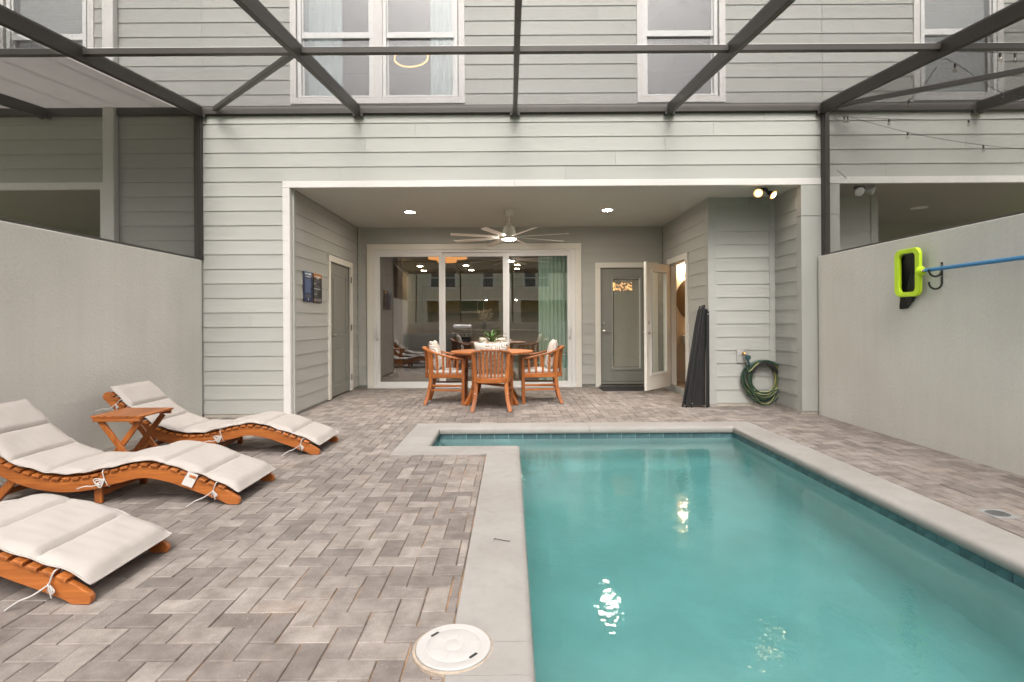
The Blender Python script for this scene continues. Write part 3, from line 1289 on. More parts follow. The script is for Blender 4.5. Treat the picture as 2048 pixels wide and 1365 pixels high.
def window(parent, o, lites, rail, yw=YF, blind=None):
    """o: outer trim (x0,x1,z0,z1); lites: list of glass (x0,x1); rail: z of meeting rail centre"""
    x0, x1, z0, z1 = o
    zb, zt = z0 + 0.125, z1 - 0.12
    mb = MB()
    t = 0.075
    mb.box(x0, x1, yw - 0.026, yw + 0.01, z0, z0 + t)
    mb.box(x0, x1, yw - 0.026, yw + 0.01, z1 - t, z1)
    mb.box(x0, x0 + t, yw - 0.0255, yw + 0.01, z0 + t, z1 - t)
    mb.box(x1 - t, x1, yw - 0.0255, yw + 0.01, z0 + t, z1 - t)
    for i in range(len(lites) - 1):
        mb.box(lites[i][1] + 0.068, lites[i + 1][0] - 0.068, yw - 0.025, yw + 0.01, z0 + t, z1 - t)
    w = mb.build('window', 'white_trim', parent, world=True, bevel=0.002)
    for (g0, g1) in lites:
        mb = MB()
        f = 0.066
        ya, yb = yw - 0.012, yw + 0.06
        mb.box(g0 - f, g0 - 0.022, ya, yb, zb - 0.048, zt + 0.048)
        mb.box(g1 + 0.022, g1 + f, ya, yb, zb - 0.048, zt + 0.048)
        mb.box(g0 - 0.022, g1 + 0.022, ya, yb, zb - 0.048, zb - 0.02)
        mb.box(g0 - 0.022, g1 + 0.022, ya, yb, zt + 0.02, zt + 0.048)
        mb.box(g0 - 0.05, g1 + 0.05, ya - 0.012, ya, zb - 0.046, zb - 0.030)
        mb.build('frame', 'vinyl', w, world=True, bevel=0.0015)
        mb = MB()
        # upper sash stands forward of the lower one
        for (a, b, y) in ((rail, zt, yw + 0.012), (zb, rail, yw + 0.036)):
            mb.box(g0 - 0.0215, g0, y, y + 0.022, a, b)
            mb.box(g1, g1 + 0.0215, y, y + 0.022, a, b)
        mb.box(g0 - 0.021, g1 + 0.021, yw + 0.010, yw + 0.0335, rail - 0.036, rail + 0.036)
        mb.box(g0 - 0.021, g1 + 0.021, yw + 0.036, yw + 0.058, zb - 0.0195, zb)
        mb.box(g0 - 0.021, g1 + 0.021, yw + 0.012, yw + 0.034, zt, zt + 0.0195)
        mb.build('sash', 'vinyl', w, world=True, bevel=0.0015)
        for (a, b, y) in ((rail, zt, yw + 0.022), (zb, rail, yw + 0.046)):
            mb = MB()
            mb.box(g0 - 0.004, g1 + 0.004, y, y + 0.004, a - 0.01, b + 0.004)
            mb.build('pane', 'glass_window', w, world=True)
    return w


window(H, DW, [(-2.552, -1.747), (-1.500, -0.707)], 4.73)
window(H, SW, [(1.719, 2.506)], 4.73)
# upper rooms behind the windows
mb = MB()
mb.box(-3.69, 3.76, YF + 0.35, 10.0, 3.15, 3.25)
mb.box(-3.69, 3.76, 9.9, 10.0, 3.25, 5.85)
mb.box(-3.69, 3.76, YF + 0.13, 10.0, 5.85, 5.95)
mb.box(0.9, 1.0, YF + 0.13, 9.9, 3.25, 5.85)
mb.build('room_wall', 'int_wall', H, world=True)


def curtain(name, x0, x1, y, z0, z1, m, label, waves=7, amp=0.03):
    mb = MB()
    n = waves * 8
    pts = [(x0 + (x1 - x0) * i / n, y + amp * sin(2 * pi * waves * i / n) + 0.4 * amp * sin(2 * pi * i / n * 2.3)) for i in range(n + 1)]
    for (x, yy) in pts:
        mb.v += [(x, yy, z0), (x, yy, z1), (x, yy + 0.004, z1), (x, yy + 0.004, z0)]
    for i in range(n):
        a, b = 4 * i, 4 * i + 4
        for k in range(4):
            k2 = (k + 1) % 4
            mb.face((a + k, a + k2, b + k2, b + k))
    o = mb.build(name, m, smooth=True, angle=80)
    return tag(o, label, 'curtain')


curtain('curtain', -2.60, -2.12, YF + 0.16, 3.70, 5.6, 'sheer_blue', 'pale blue curtain at the outer side of the upstairs double window', 6, 0.022)
curtain('curtain', -1.00, -0.64, YF + 0.16, 3.70, 5.6, 'sheer_blue', 'pale blue curtain upstairs beside the glowing ring lamp', 5, 0.022)
mb = MB()
ring = [(-1.375 + 0.235 * cos(t * pi / 24), 7.35 - 0.02 * sin(t * pi / 24), 4.865 + 0.115 * sin(t * pi / 24 + 0.10)) for t in range(48)]
mb.tube(ring, 0.009, 8, closed=True)
o = mb.build('ring_lamp', 'lamp_ring', smooth=True)
tag(o, 'glowing golden ring lamp hanging inside the upstairs double window', 'lamp')

# ---- sliding glass door
mb = MB()
mb.box(-2.54, -2.43, YB - 0.032, YB + 0.01, 0.0, 2.44)
mb.box(1.14, 1.248, YB - 0.032, YB + 0.01, 0.0, 2.44)
mb.box(-2.54, 1.248, YB - 0.034, YB + 0.01, 2.441, 2.545)
sd = mb.build('sliding_door', 'cream_paint', H, world=True, bevel=0.003)
mb = MB()
mb.box(-2.428, -2.385, YB - 0.015, YB + 0.10, 0.03, 2.438)
mb.box(1.065, 1.138, YB - 0.015, YB + 0.10, 0.03, 2.438)
mb.box(-2.384, 1.064, YB - 0.015, YB + 0.10, 2.395, 2.438)
mb.box(-2.43, 1.14, YB - 0.05, YB + 0.10, 0.0, 0.029)
mb.box(-2.40, 1.06, YB - 0.022, YB - 0.010, 0.03, 0.045)
mb.build('frame', 'vinyl', sd, world=True, bevel=0.002)
for i, (a, b, g0, g1, y) in enumerate([(-2.384, -1.218, -2.323, -1.273, 0.0), (-1.221, -0.083, -1.165, -0.139, 0.035), (-0.085, 1.064, -0.029, 1.003, 0.0)]):
    mb = MB()
    y0 = YB + y
    mb.box(a, g0, y0, y0 + 0.034, 0.03, 2.394)
    mb.box(g1, b, y0, y0 + 0.034, 0.03, 2.394)
    mb.box(g0, g1, y0, y0 + 0.034, 0.03, 0.108)
    mb.box(g0, g1, y0, y0 + 0.034, 2.325, 2.394)
    mb.build('sash', 'vinyl', sd, world=True, bevel=0.003)
    mb = MB()
    mb.box(g0 - 0.004, g1 + 0.004, y0 + 0.014, y0 + 0.020, 0.10, 2.33)
    mb.build('pane', 'glass_door', sd, world=True)
for x in (-2.352, 1.030):
    mb = MB()
    mb.tube(smooth_curve([(x, YB, 0.86), (x, YB - 0.045, 0.89), (x, YB - 0.055, 0.97), (x, YB - 0.045, 1.05), (x, YB, 1.08)], 4), 0.011, 8)
    mb.build('handle', 'vinyl', sd, world=True, smooth=True)

# ---- grey full-lite door
mb = MB()
mb.box(1.494, 1.585, YB - 0.030, YB + 0.01, 0.0, 2.105)
mb.box(2.50, 2.598, YB - 0.030, YB + 0.01, 0.0, 2.105)
mb.box(1.494, 2.598, YB - 0.032, YB + 0.01, 2.106, 2.197)
gd = mb.build('door', 'cream_paint', H, world=True, bevel=0.003)
gd['label'] = 'grey door with mini blinds in its glass'
mb = MB()
y0 = YB + 0.012
mb.box(1.588, 1.776, y0, y0 + 0.044, 0.095, 2.098)
mb.box(2.307, 2.497, y0, y0 + 0.044, 0.095, 2.098)
mb.box(1.776, 2.307, y0, y0 + 0.044, 0.095, 0.315)
mb.box(1.776, 2.307, y0, y0 + 0.044, 1.939, 2.098)
mb.box(1.588, 2.497, y0 - 0.002, y0 + 0.040, 0.045, 0.088)
mb.build('door_slab', 'door_grey', gd, world=True, bevel=0.002)
mb = MB()
for (a, b, c, d) in ((1.752, 1.79, 0.29, 1.965), (2.293, 2.331, 0.29, 1.965), (1.79, 2.293, 0.29, 0.33), (1.79, 2.293, 1.925, 1.965)):
    mb.box(a, b, y0 - 0.014, y0 - 0.0005, c, d)
mb.build('lite_moulding', 'door_grey', gd, world=True, bevel=0.004)
mb = MB()
for (a, b, c, d) in ((1.778, 1.80, 0.317, 1.937), (2.283, 2.305, 0.317, 1.937), (1.80, 2.283, 0.317, 0.336), (1.80, 2.283, 1.918, 1.937)):
    mb.box(a, b, y0 + 0.001, y0 + 0.009, c, d)
mb.build('lite_frame', 'vinyl', gd, world=True)
mb = MB()
mb.box(1.786, 2.297, y0 + 0.010, y0 + 0.014, 0.325, 1.93)
mb.build('pane', 'glass_lite', gd, world=True)
mb = MB()
for k in range(88):
    z = 0.355 + k * 0.0175
    mb.hexa([(1.83, y0 + 0.022, z), (2.28, y0 + 0.022, z), (2.28, y0 + 0.036, z + 0.010), (1.83, y0 + 0.036, z + 0.010),
             (1.83, y0 + 0.022, z + 0.0012), (2.28, y0 + 0.022, z + 0.0012), (2.28, y0 + 0.036, z + 0.0112), (1.83, y0 + 0.036, z + 0.0112)])
mb.box(1.795, 1.815, y0 + 0.02, y0 + 0.034, 0.33, 1.925)
mb.box(2.275, 2.29, y0 + 0.02, y0 + 0.034, 0.33, 1.925)
mb.box(1.80, 2.29, y0 + 0.02, y0 + 0.036, 1.905, 1.925)
o = mb.build('mini_blind', 'blind', gd, world=True)
mb = MB()
AXY = Matrix(((1, 0, 0), (0, 0, -1), (0, 1, 0)))       # z axis of a lathe -> -Y


def lever(mb, x, y, z, sx):
    mb.lathe([(0.030, 0.0), (0.030, 0.008), (0.022, 0.014), (0.012, 0.016), (0.011, 0.05), (0.0001, 0.052)], (x, y, z), 16, ax=AXY)
    mb.tube(smooth_curve([(x, y - 0.046, z), (x + sx * 0.03, y - 0.052, z + 0.002), (x + sx * 0.11, y - 0.050, z - 0.006)], 4), 0.009, 8)


lever(mb, 1.655, y0, 0.985, 1)
mb.lathe([(0.030, 0.0), (0.030, 0.010), (0.024, 0.016), (0.0001, 0.018)], (1.645, y0, 1.125), 16, ax=AXY)
mb.build('handle', 'steel', gd, world=True, smooth=True)
wbox('sill', 'steel', 1.56, 2.52, YB - 0.045, YB + 0.05, 0.0, 0.030)
# ---- storage door in the side wall of the lanai
mb = MB()
mb.box(-2.724, -2.690, 7.775, 7.865, 0.02, 2.085)
mb.box(-2.724, -2.690, 8.850, 8.940, 0.02, 2.085)
mb.box(-2.724, -2.688, 7.775, 8.940, 2.086, 2.175)
st = mb.build('door', 'cream_paint', H, world=True, bevel=0.003)
st['label'] = 'grey two-panel storage door in the side wall'
mb = MB()
X0 = -2.733
mb.box(X0 - 0.03, X0, 7.868, 8.847, 0.03, 2.083)
mb.build('door_slab', 'door_grey', st, world=True)
for (a, b) in ((0.95, 1.93), (0.16, 0.80)):
    mb = MB()
    r0 = (8.01, 8.70)
    for (u0, u1, w0, w1) in ((r0[0], r0[0] + 0.03, a, b), (r0[1] - 0.03, r0[1], a, b), (r0[0] + 0.03, r0[1] - 0.03, a, a + 0.03), (r0[0] + 0.03, r0[1] - 0.03, b - 0.03, b)):
        mb.box(X0 + 0.0005, X0 + 0.008, u0, u1, w0, w1)
    mb.box(X0 + 0.0005, X0 + 0.006, r0[0] + 0.075, r0[1] - 0.075, a + 0.075, b - 0.075)
    mb.build('door_panel', 'door_grey', st, world=True, bevel=0.003)
mb = MB()
AXX = Matrix(((0, 0, 1), (0, 1, 0), (-1, 0, 0)))
mb.lathe([(0.030, 0.0), (0.030, 0.01), (0.02, 0.02), (0.0001, 0.024)], (X0, 7.93, 1.14), 14, ax=AXX)
mb.lathe([(0.030, 0.0), (0.030, 0.01), (0.012, 0.014), (0.011, 0.05), (0.0001, 0.052)], (X0, 7.93, 0.98), 14, ax=AXX)
mb.tube([(X0 + 0.048, 7.93, 0.98), (X0 + 0.052, 7.97, 0.982), (X0 + 0.05, 8.05, 0.975)], 0.009, 8)
mb.build('handle', 'steel', st, world=True, smooth=True)
for z in (0.25, 1.08, 1.88):
    mb = MB()
    mb.box(-2.6895, -2.683, 8.835, 8.865, z - 0.05, z + 0.05)
    mb.build('hinge', 'dark_metal', st, world=True)
# ---- bath door trim and open leaf
mb = MB()
mb.box(2.668, 2.703, 7.940, 8.045, 0.075, 2.11)
mb.box(2.668, 2.703, 8.875, 8.980, 0.075, 2.11)
mb.box(2.666, 2.703, 7.940, 8.980, 2.111, 2.20)
mb.box(2.705, 2.79, 8.046, 8.062, 0.075, 2.095)
mb.box(2.705, 2.79, 8.858, 8.874, 0.075, 2.095)
mb.box(2.705, 2.79, 8.046, 8.874, 2.096, 2.11)
bd = mb.build('door', 'cream_paint', H, world=True, bevel=0.002)
bd['label'] = 'cream glazed door standing open in front of a lit bathroom'
ang = math.atan2(-0.62, -0.57)
leaf = MB()
LW = 0.83
for (a, b, c, d) in ((0, 0.145, 0.0, 2.03), (LW - 0.145, LW, 0.0, 2.03), (0.145, LW - 0.145, 0.0, 0.25), (0.145, LW - 0.145, 1.90, 2.03)):
    leaf.box(a, b, -0.022, 0.022, c, d)
lf = leaf.build('door_leaf', 'cream_paint', bd, origin=False)
off = Vector((0, 0, 0))
q = bd
while q is not None:
    off += q.location
    q = q.parent
lf.location = Vector((2.675, 8.872, 0.065)) - off
lf.rotation_euler = (0, 0, ang)
mb = MB()
for s in (-1, 1):
    for (a, b, c, d) in ((0.12, 0.155, 0.225, 1.925), (LW - 0.155, LW - 0.12, 0.225, 1.925), (0.155, LW - 0.155, 0.225, 0.26), (0.155, LW - 0.155, 1.89, 1.925)):
        mb.box(a, b, s * 0.0225, s * 0.034, c, d)
lfm = mb.build('lite_moulding', 'vinyl', bd, origin=False, bevel=0.004)
mb = MB()
mb.box(0.14, LW - 0.14, -0.003, 0.003, 0.245, 1.905)
lfg = mb.build('pane', 'glass_lite', bd, origin=False)
mb = MB()
for s in (1, -1):
    A = Matrix(((1, 0, 0), (0, 0, s), (0, 1, 0)))
    mb.lathe([(0.028, 0.0), (0.028, 0.01), (0.018, 0.018), (0.0001, 0.022)], (LW - 0.07, s * 0.022, 1.075), 14, ax=A)
    mb.lathe([(0.028, 0.0), (0.028, 0.01), (0.012, 0.014), (0.010, 0.05), (0.0001, 0.052)], (LW - 0.07, s * 0.022, 0.92), 14, ax=A)
    mb.tube([(LW - 0.07, s * 0.068, 0.92), (LW - 0.11, s * 0.072, 0.922), (LW - 0.18, s * 0.068, 0.915)], 0.009, 8)
lfh = mb.build('handle', 'steel', bd, origin=False, smooth=True)
for o in (lfm, lfg, lfh):
    o.location = lf.location
    o.rotation_euler = lf.rotation_euler

# ================================================================== neighbours
NL = thing('town_house', 'grey sided neighbouring town house beside the white downspout', 'house', (-6.5, YF, 0))
lw = (-6.32, -5.13, 3.866, 5.62)
siding(NL, 'x', YF, -1, -9.0, XL - 0.003, 0.035, HTOP, [(-9.1, -4.978, 0, 2.914), lw], [(-4.35, 3.72)])
wall_mesh(NL, 'wall', 'x', YF + 0.004, YF + 0.12, -9.0, XL - 0.002, 0, HTOP, [(-9.1, -5.06, 0, 2.845), (lw[0] + 0.1, lw[1] - 0.1, lw[2] + 0.1, lw[3] - 0.1)])
window(NL, lw, [(-6.150, -5.296)], 4.73)
mb = MB()
mb.box(-9.0, -4.978, YF - 0.022, YF + 0.02, 2.83, 2.914)
mb.box(-5.062, -4.978, YF - 0.021, YF + 0.05, 0.0, 2.829)
mb.build('lanai_trim', 'white_trim', NL, world=True)
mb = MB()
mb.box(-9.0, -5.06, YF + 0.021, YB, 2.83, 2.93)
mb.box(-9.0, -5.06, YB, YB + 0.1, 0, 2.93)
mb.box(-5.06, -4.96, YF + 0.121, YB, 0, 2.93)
mb.build('lanai_wall', 'shaded_taupe', NL, world=True)
mb = MB()
mb.box(-8.9, -4.1, YF + 0.35, 9.0, 3.15, 3.25)
mb.box(-8.9, -4.1, 8.9, 9.0, 3.25, 5.85)
mb.box(-8.9, -4.1, YF + 0.13, 9.0, 5.85, 5.95)
mb.box(-4.1, -4.0, YF + 0.13, 9.0, 3.15, 5.95)
mb.build('room_wall', 'int_wall', NL, world=True)
mb = MB()
mb.box(-9.0, XL - 0.003, YF - 0.35, 18.0, HTOP + 0.02, HTOP + 0.2)
mb.build('roof', 'roof_shingle', NL, world=True)
mb = MB()
mb.box(-4.968, -4.830, YF - 0.105, YF - 0.018, 0.0, 6.1)
o = mb.build('downspout', 'white_trim', NL, world=True, bevel=0.012)
mb = MB()
for k in range(40):
    mb.box(-6.13, -5.30, YF + 0.085, YF + 0.10, 3.99 + k * 0.04, 3.99 + k * 0.04 + 0.035)
o = mb.build('window_blind', 'blind')
tag(o, 'pale slatted blind in the neighbour window past the downspout', 'blind')

NR = thing('town_house', 'grey sided neighbouring town house hung with string lights', 'house', (6.5, YF, 0))
rw = (4.993, 6.102, 3.866, 5.62)
siding(NR, 'x', YF, -1, 3.870, 9.0, 0.035, HTOP, [(3.86, 9.1, 0, 2.932), rw], [(5.63, 3.37), (4.65, 3.03)])
wall_mesh(NR, 'wall', 'x', YF + 0.004, YF + 0.12, 3.870, 9.0, 0, HTOP, [(4.06, 9.1, 0, 2.865), (rw[0] + 0.1, rw[1] - 0.1, rw[2] + 0.1, rw[3] - 0.1)])
window(NR, rw, [(5.155, 5.960)], 4.73)
mb = MB()
mb.box(3.845, 9.0, YF - 0.0222, YF + 0.02, 2.850, 2.932)
mb.build('lanai_trim', 'white_trim', NR, world=True)
for (a, b) in ((0.0, 2.465), (2.472, 2.849)):
    mb = MB()
    mb.box(3.876, 4.068, YF - 0.016, YF + 0.10, a, b)
    mb.build('column', 'smooth_panel', NR, world=True)
siding(NR, 'x', 7.15, -1, 4.06, 4.90, 0.035, 2.85)
mb = MB()
mb.box(4.90, 4.995, 7.13, 7.26, 0.0, 2.85)
mb.build('corner_board', 'smooth_panel', NR, world=True)
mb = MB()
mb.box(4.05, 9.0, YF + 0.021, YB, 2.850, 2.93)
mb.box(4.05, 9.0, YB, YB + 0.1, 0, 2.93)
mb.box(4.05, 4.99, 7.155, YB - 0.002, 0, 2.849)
mb.build('lanai_wall', 'shaded_taupe', NR, world=True)
mb = MB()
mb.box(4.0, 8.9, YF + 0.35, 9.0, 3.15, 3.25)
mb.box(4.0, 8.9, 8.9, 9.0, 3.25, 5.85)
mb.box(4.0, 8.9, YF + 0.13, 9.0, 5.85, 5.95)
mb.box(3.9, 4.0, YF + 0.13, 9.0, 3.15, 5.95)
mb.build('room_wall', 'int_wall', NR, world=True)
mb = MB()
mb.box(3.870, 9.0, YF - 0.35, 18.0, HTOP + 0.02, HTOP + 0.2)
mb.build('roof', 'roof_shingle', NR, world=True)
mb = MB()
for k in range(40):
    mb.box(5.16, 5.955, YF + 0.085, YF + 0.10, 3.99 + k * 0.04, 3.99 + k * 0.04 + 0.034)
o = mb.build('window_blind', 'blind')
tag(o, 'pale slatted blind in the neighbour window above the string lights', 'blind')

mb = MB()
mb.box(-9.0, XL - 0.21, 0.0, YB, -0.05, -0.01)
struct(mb.build('patio_slab', 'paver'), 'paved patio of the neighbour past the downspout')
mb = MB()
mb.box(XR + 0.21, 9.0, 0.0, YB, -0.05, -0.01)
struct(mb.build('patio_slab', 'paver'), 'paved patio of the neighbour with string lights')
# opposite row, seen only as a reflection
for i, x in enumerate((-11.5, -3.9, 3.7, 11.3)):
    T = thing('town_house', 'grey sided town house across the lawn, mirrored in the sliding door, %s' % ['farthest along', 'second along', 'third along', 'last along'][i], 'house', (x, -24, 0))
    mb = MB()
    mb.box(-3.75, 3.75, -6, 0, 2.9, 6.2)
    mb.box(-3.75, -2.9, -6, 0, 0, 2.9)
    mb.box(2.9, 3.75, -6, 0, 0, 2.9)
    mb.box(-2.9, 2.9, -6, -2.6, 0, 2.9)
    mb.build('wall', 'pale_siding', T)
    for (a, b) in ((-2.7, -0.5), (1.5, 2.6)):
        mb = MB()
        mb.box(a, b, 0, 0.03, 3.78, 3.97)
        mb.box(a, b, 0, 0.03, 5.5, 5.70)
        mb.box(a - 0.08, a + 0.14, 0, 0.03, 3.97, 5.5)
        mb.box(b - 0.14, b + 0.08, 0, 0.03, 3.97, 5.5)
        mb.box(a + 0.12, b - 0.12, 0, 0.03, 4.68, 4.76)
        if b - a > 1.5:
            mb.box((a + b) / 2 - 0.1, (a + b) / 2 + 0.1, 0, 0.029, 3.97, 5.5)
        w = mb.build('window', 'white_trim', T)
        mb = MB()
        mb.box(a + 0.1, b - 0.1, 0.003, 0.008, 3.95, 5.52)
        mb.build('pane', 'sofa', w, world=False).location -= w.location
    mb = MB()
    mb.box(-3.75, 3.75, 0.0, 0.025, 2.85, 3.0)
    mb.build('lanai_trim', 'white_trim', T)
    mb = MB()
    mb.prism([(-3.0, 8.2), (0.4, 6.2), (-6.4, 6.2)], -3.78, 3.78, 'x')
    mb.build('roof', 'roof_shingle', T)
# ================================================================== screen enclosure
SLOPE = 0.113
RAFX = [-3.80, -1.865, 0.065, 1.965, 3.84]
YL = YF - 0.055           # front of ledger


def zr(y):               # underside of rafters
    return 3.700 - SLOPE * (6.45 - y)


ROWS = [6.44, 4.66, 2.88, 1.10, -0.68]
WIRE, PITCH = 0.00027, 0.0022


def screen_sheet(w, h, top=None, wire=WIRE):
    """woven insect screen: every wire is a thin bar. local x 0..w, local y 0..h (top(x) gives the height of the sheet at x)"""
    v, f = [], []
    t = wire / 2

    def add(x0, x1, y0, y1):
        b = len(v)
        v.extend([(x0, y0, -t), (x1, y0, -t), (x1, y1, -t), (x0, y1, -t), (x0, y0, t), (x1, y0, t), (x1, y1, t), (x0, y1, t)])
        f.extend([(b, b + 3, b + 2, b + 1), (b + 4, b + 5, b + 6, b + 7)])
        if y1 - y0 > x1 - x0:
            f.extend([(b + 1, b + 2, b + 6, b + 5), (b + 3, b, b + 4, b + 7)])
        else:
            f.extend([(b, b + 1, b + 5, b + 4), (b + 2, b + 3, b + 7, b + 6)])
    n = int(w / PITCH)
    for i in range(n + 1):
        x = (i + 0.5) * w / (n + 1)
        add(x - t, x + t, 0, top(x) if top else h)
    m = int(h / PITCH)
    for j in range(m + 1):
        y = (j + 0.5) * h / (m + 1)
        x1 = w
        if top and y > min(top(0), top(w)):
            # top falls linearly from x=0 to x=w
            x1 = w * (top(0) - y) / (top(0) - top(w))
            if x1 <= 0.01:
                continue
        add(0, x1, y - t, y + t)
    me = bpy.data.meshes.new('screen_mesh')
    me.from_pydata(v, [], f)
    me.materials.append(MATS['screen_wire'])
    return me


ROOFW, ROOFH = 1.86, 1.745 * sqrt(1 + SLOPE ** 2)
roof_me = screen_sheet(ROOFW, ROOFH)
ENC = thing('screen_enclosure', 'dark bronze aluminium screen enclosure framing the whole pool patio', 'screen enclosure', (0, 2.9, 0))
ENCL = thing('screen_enclosure', 'bronze screen enclosure frame over the neighbour by the white downspout', 'screen enclosure', (-5.7, 2.9, 0))
ENCR = thing('screen_enclosure', 'bronze screen enclosure frame over the neighbour with the string lights', 'screen enclosure', (5.7, 2.9, 0))


def chl(parent, name, mesh, loc, rot=(0, 0, 0)):
    o = bpy.data.objects.new(name, mesh)
    COL.objects.link(o)
    o.parent = parent
    o.location = Vector(loc) - parent.location
    o.rotation_euler = rot
    return o


def rafter(parent, x, y0=6.44, y1=-0.72):
    mb = MB()
    d = 0.135
    a = [(y0, zr(y0)), (y1, zr(y1)), (y1, zr(y1) + d), (y0, zr(y0) + d)]
    mb.prism(a, x - 0.025, x + 0.025, 'x')
    # screen spline groove and screw strip under the beam
    g = [(y0 - 0.01, zr(y0) - 0.004), (y1, zr(y1) - 0.004), (y1, zr(y1) + 0.001), (y0 - 0.01, zr(y0) + 0.001)]
    mb.prism(g, x - 0.019, x - 0.006, 'x')
    mb.prism(g, x + 0.006, x + 0.019, 'x')
    r = mb.build('rafter', 'bronze', parent, world=True, bevel=0.003)
    mb = MB()
    for s in (-1, 1):
        mb.box(x + s * 0.026, x + s * 0.062, YL - 0.006, YL + 0.03, zr(6.44) - 0.004, zr(6.44) + 0.045)
        mb.box(x + s * 0.026, x + s * 0.031, YL - 0.06, YL - 0.006, zr(6.44) + 0.0, zr(6.44) + 0.045)
    mb.build('bracket', 'bronze_dark', r, world=True)
    mb = MB()
    y = 6.3
    while y > 2.6:
        mb.lathe([(0.006, -0.004), (0.004, 0.0), (0.0001, 0.0)], (x + 0.0, y, zr(y) - 0.0015), 6)
        y -= 0.30
    mb.build('screw', 'bronze_dark', r, world=True)
    return r


def purlin(parent, x0, x1, y):
    mb = MB()
    z = zr(y) + 0.052
    mb.box(x0, x1, y - 0.025, y + 0.025, z, z + 0.055)
    return mb.build('purlin', 'bronze', parent, world=True, bevel=0.003)


def ledger(parent, x0, x1):
    mb = MB()
    mb.box(x0, x1, YL, YF - 0.004, 3.735, 3.835)
    mb.box(x0, x1, YL + 0.012, YF - 0.004, 3.728, 3.736)
    return mb.build('ledger', 'bronze', parent, world=True, bevel=0.003)


def roof_row(parent, xs, rows):
    for i in range(len(xs) - 1):
        for j in rows:
            y1 = ROWS[j + 1]
            sx = (xs[i + 1] - xs[i] - 0.05) / ROOFW
            o = chl(parent, 'roof_screen', roof_me, (xs[i] + 0.025, y1 + 0.018, zr(y1 + 0.018) + 0.115), (math.atan(SLOPE), 0, 0))
            o.scale = (sx, 1, 1)


for x in RAFX:
    rafter(ENC, x)
for i in range(4):
    for y in ROWS[1:]:
        purlin(ENC, RAFX[i] + 0.0255, RAFX[i + 1] - 0.0255, y)
ledger(ENC, XL + 0.0, 3.87)
roof_row(ENC, RAFX, range(4))
# corner brace in the first bay
mb = MB()
mb.bar((-3.60, 6.41, zr(6.41) + 0.085), (-1.90, 4.68, zr(4.68) + 0.085), 0.05, 0.05)
mb.build('brace', 'bronze', ENC, world=True, bevel=0.003)
# posts on the house and along the walls
for x in (XL - 0.075, 3.835):
    mb = MB()
    mb.box(x, x + 0.085, YL - 0.012, YF - 0.02, ZW + 0.0, 3.735)
    mb.box(x + 0.02, x + 0.065, YL - 0.020, YL - 0.0125, ZW + 0.0, 3.70)
    mb.build('post', 'bronze', ENC, world=True, bevel=0.003)
for s, x in ((-1, XL - 0.055), (1, 3.86)):
    for y in ROWS[2:]:
        mb = MB()
        mb.box(x - 0.025, x + 0.025, y - 0.025, y + 0.025, ZW + 0.001, zr(y))
        mb.build('post', 'bronze', ENC, world=True, bevel=0.003)
    mb = MB()
    mb.box(x - 0.03, x + 0.03, -0.68, 6.43, ZW, ZW + 0.028)
    mb.build('sill_rail', 'bronze', ENC, world=True, bevel=0.003)
    # side screens, sloping top
    for y0, y1 in ((6.42, 2.905), (2.855, -0.655)):
        L = y0 - y1
        tp = (lambda xx, y0=y0: zr(y0 - xx) - ZW - 0.03)
        me = screen_sheet(L, tp(0), tp, 0.00030)
        o = chl(ENC, 'side_screen', me, (x, y0, ZW + 0.03))
        o.rotation_euler = Matrix(((0, 0, 1), (-1, 0, 0), (0, -1, 0))).to_euler()
        # columns: local x -> -Y, local y -> +Z, local z -> cross
        o.rotation_euler = Matrix(((0, 0, -1), (-1, 0, 0), (0, 1, 0))).to_euler()
# far end of the enclosure behind the camera
for x in RAFX[1:4]:
    mb = MB()
    mb.box(x - 0.025, x + 0.025, -0.80, -0.75, 1.14, zr(-0.72) + 0.1)
    mb.build('post', 'bronze', ENC, world=True)
mb = MB()
mb.box(XL, 3.84, -0.80, -0.75, zr(-0.75) + 0.10, zr(-0.75) + 0.20)
mb.build('eave_beam', 'bronze', ENC, world=True)
# neighbours' frames
for P, xs, sg in ((ENCL, [-7.63, -5.715, -3.80], -1), (ENCR, [3.84, 5.755, 7.67], 1)):
    for x in xs:
        if abs(x) > 4:
            rafter(P, x, 6.44, 1.0)
    for i in range(2):
        for y in ROWS[1:4]:
            purlin(P, xs[i] + 0.0255, xs[i + 1] - 0.0255, y)
    roof_row(P, xs, range(3) if P is ENCR else range(1, 3))
    if P is ENCL:
        for i in range(2):
            # the strip next to this house is closed with grey translucent panels that pass diffused light
            for k in range(4):
                x0 = xs[i] + 0.027 + k * 0.4653
                mb = MB()
                y0, y1 = 6.43, 4.69
                mb.prism([(y0, zr(y0) + 0.118), (y1, zr(y1) + 0.118), (y1, zr(y1) + 0.135), (y0, zr(y0) + 0.135)], x0, x0 + 0.4645, 'x')
                mb.build('roof_panel', 'panel_grey', P, world=True)
ledger(ENCL, -9.0, XL - 0.003)
ledger(ENCR, 3.873, 9.0)
mb = MB()
mb.bar((3.99, 6.41, zr(6.41) + 0.085), (5.72, 4.68, zr(4.68) + 0.085), 0.05, 0.05)
mb.build('brace', 'bronze', ENCR, world=True, bevel=0.003)

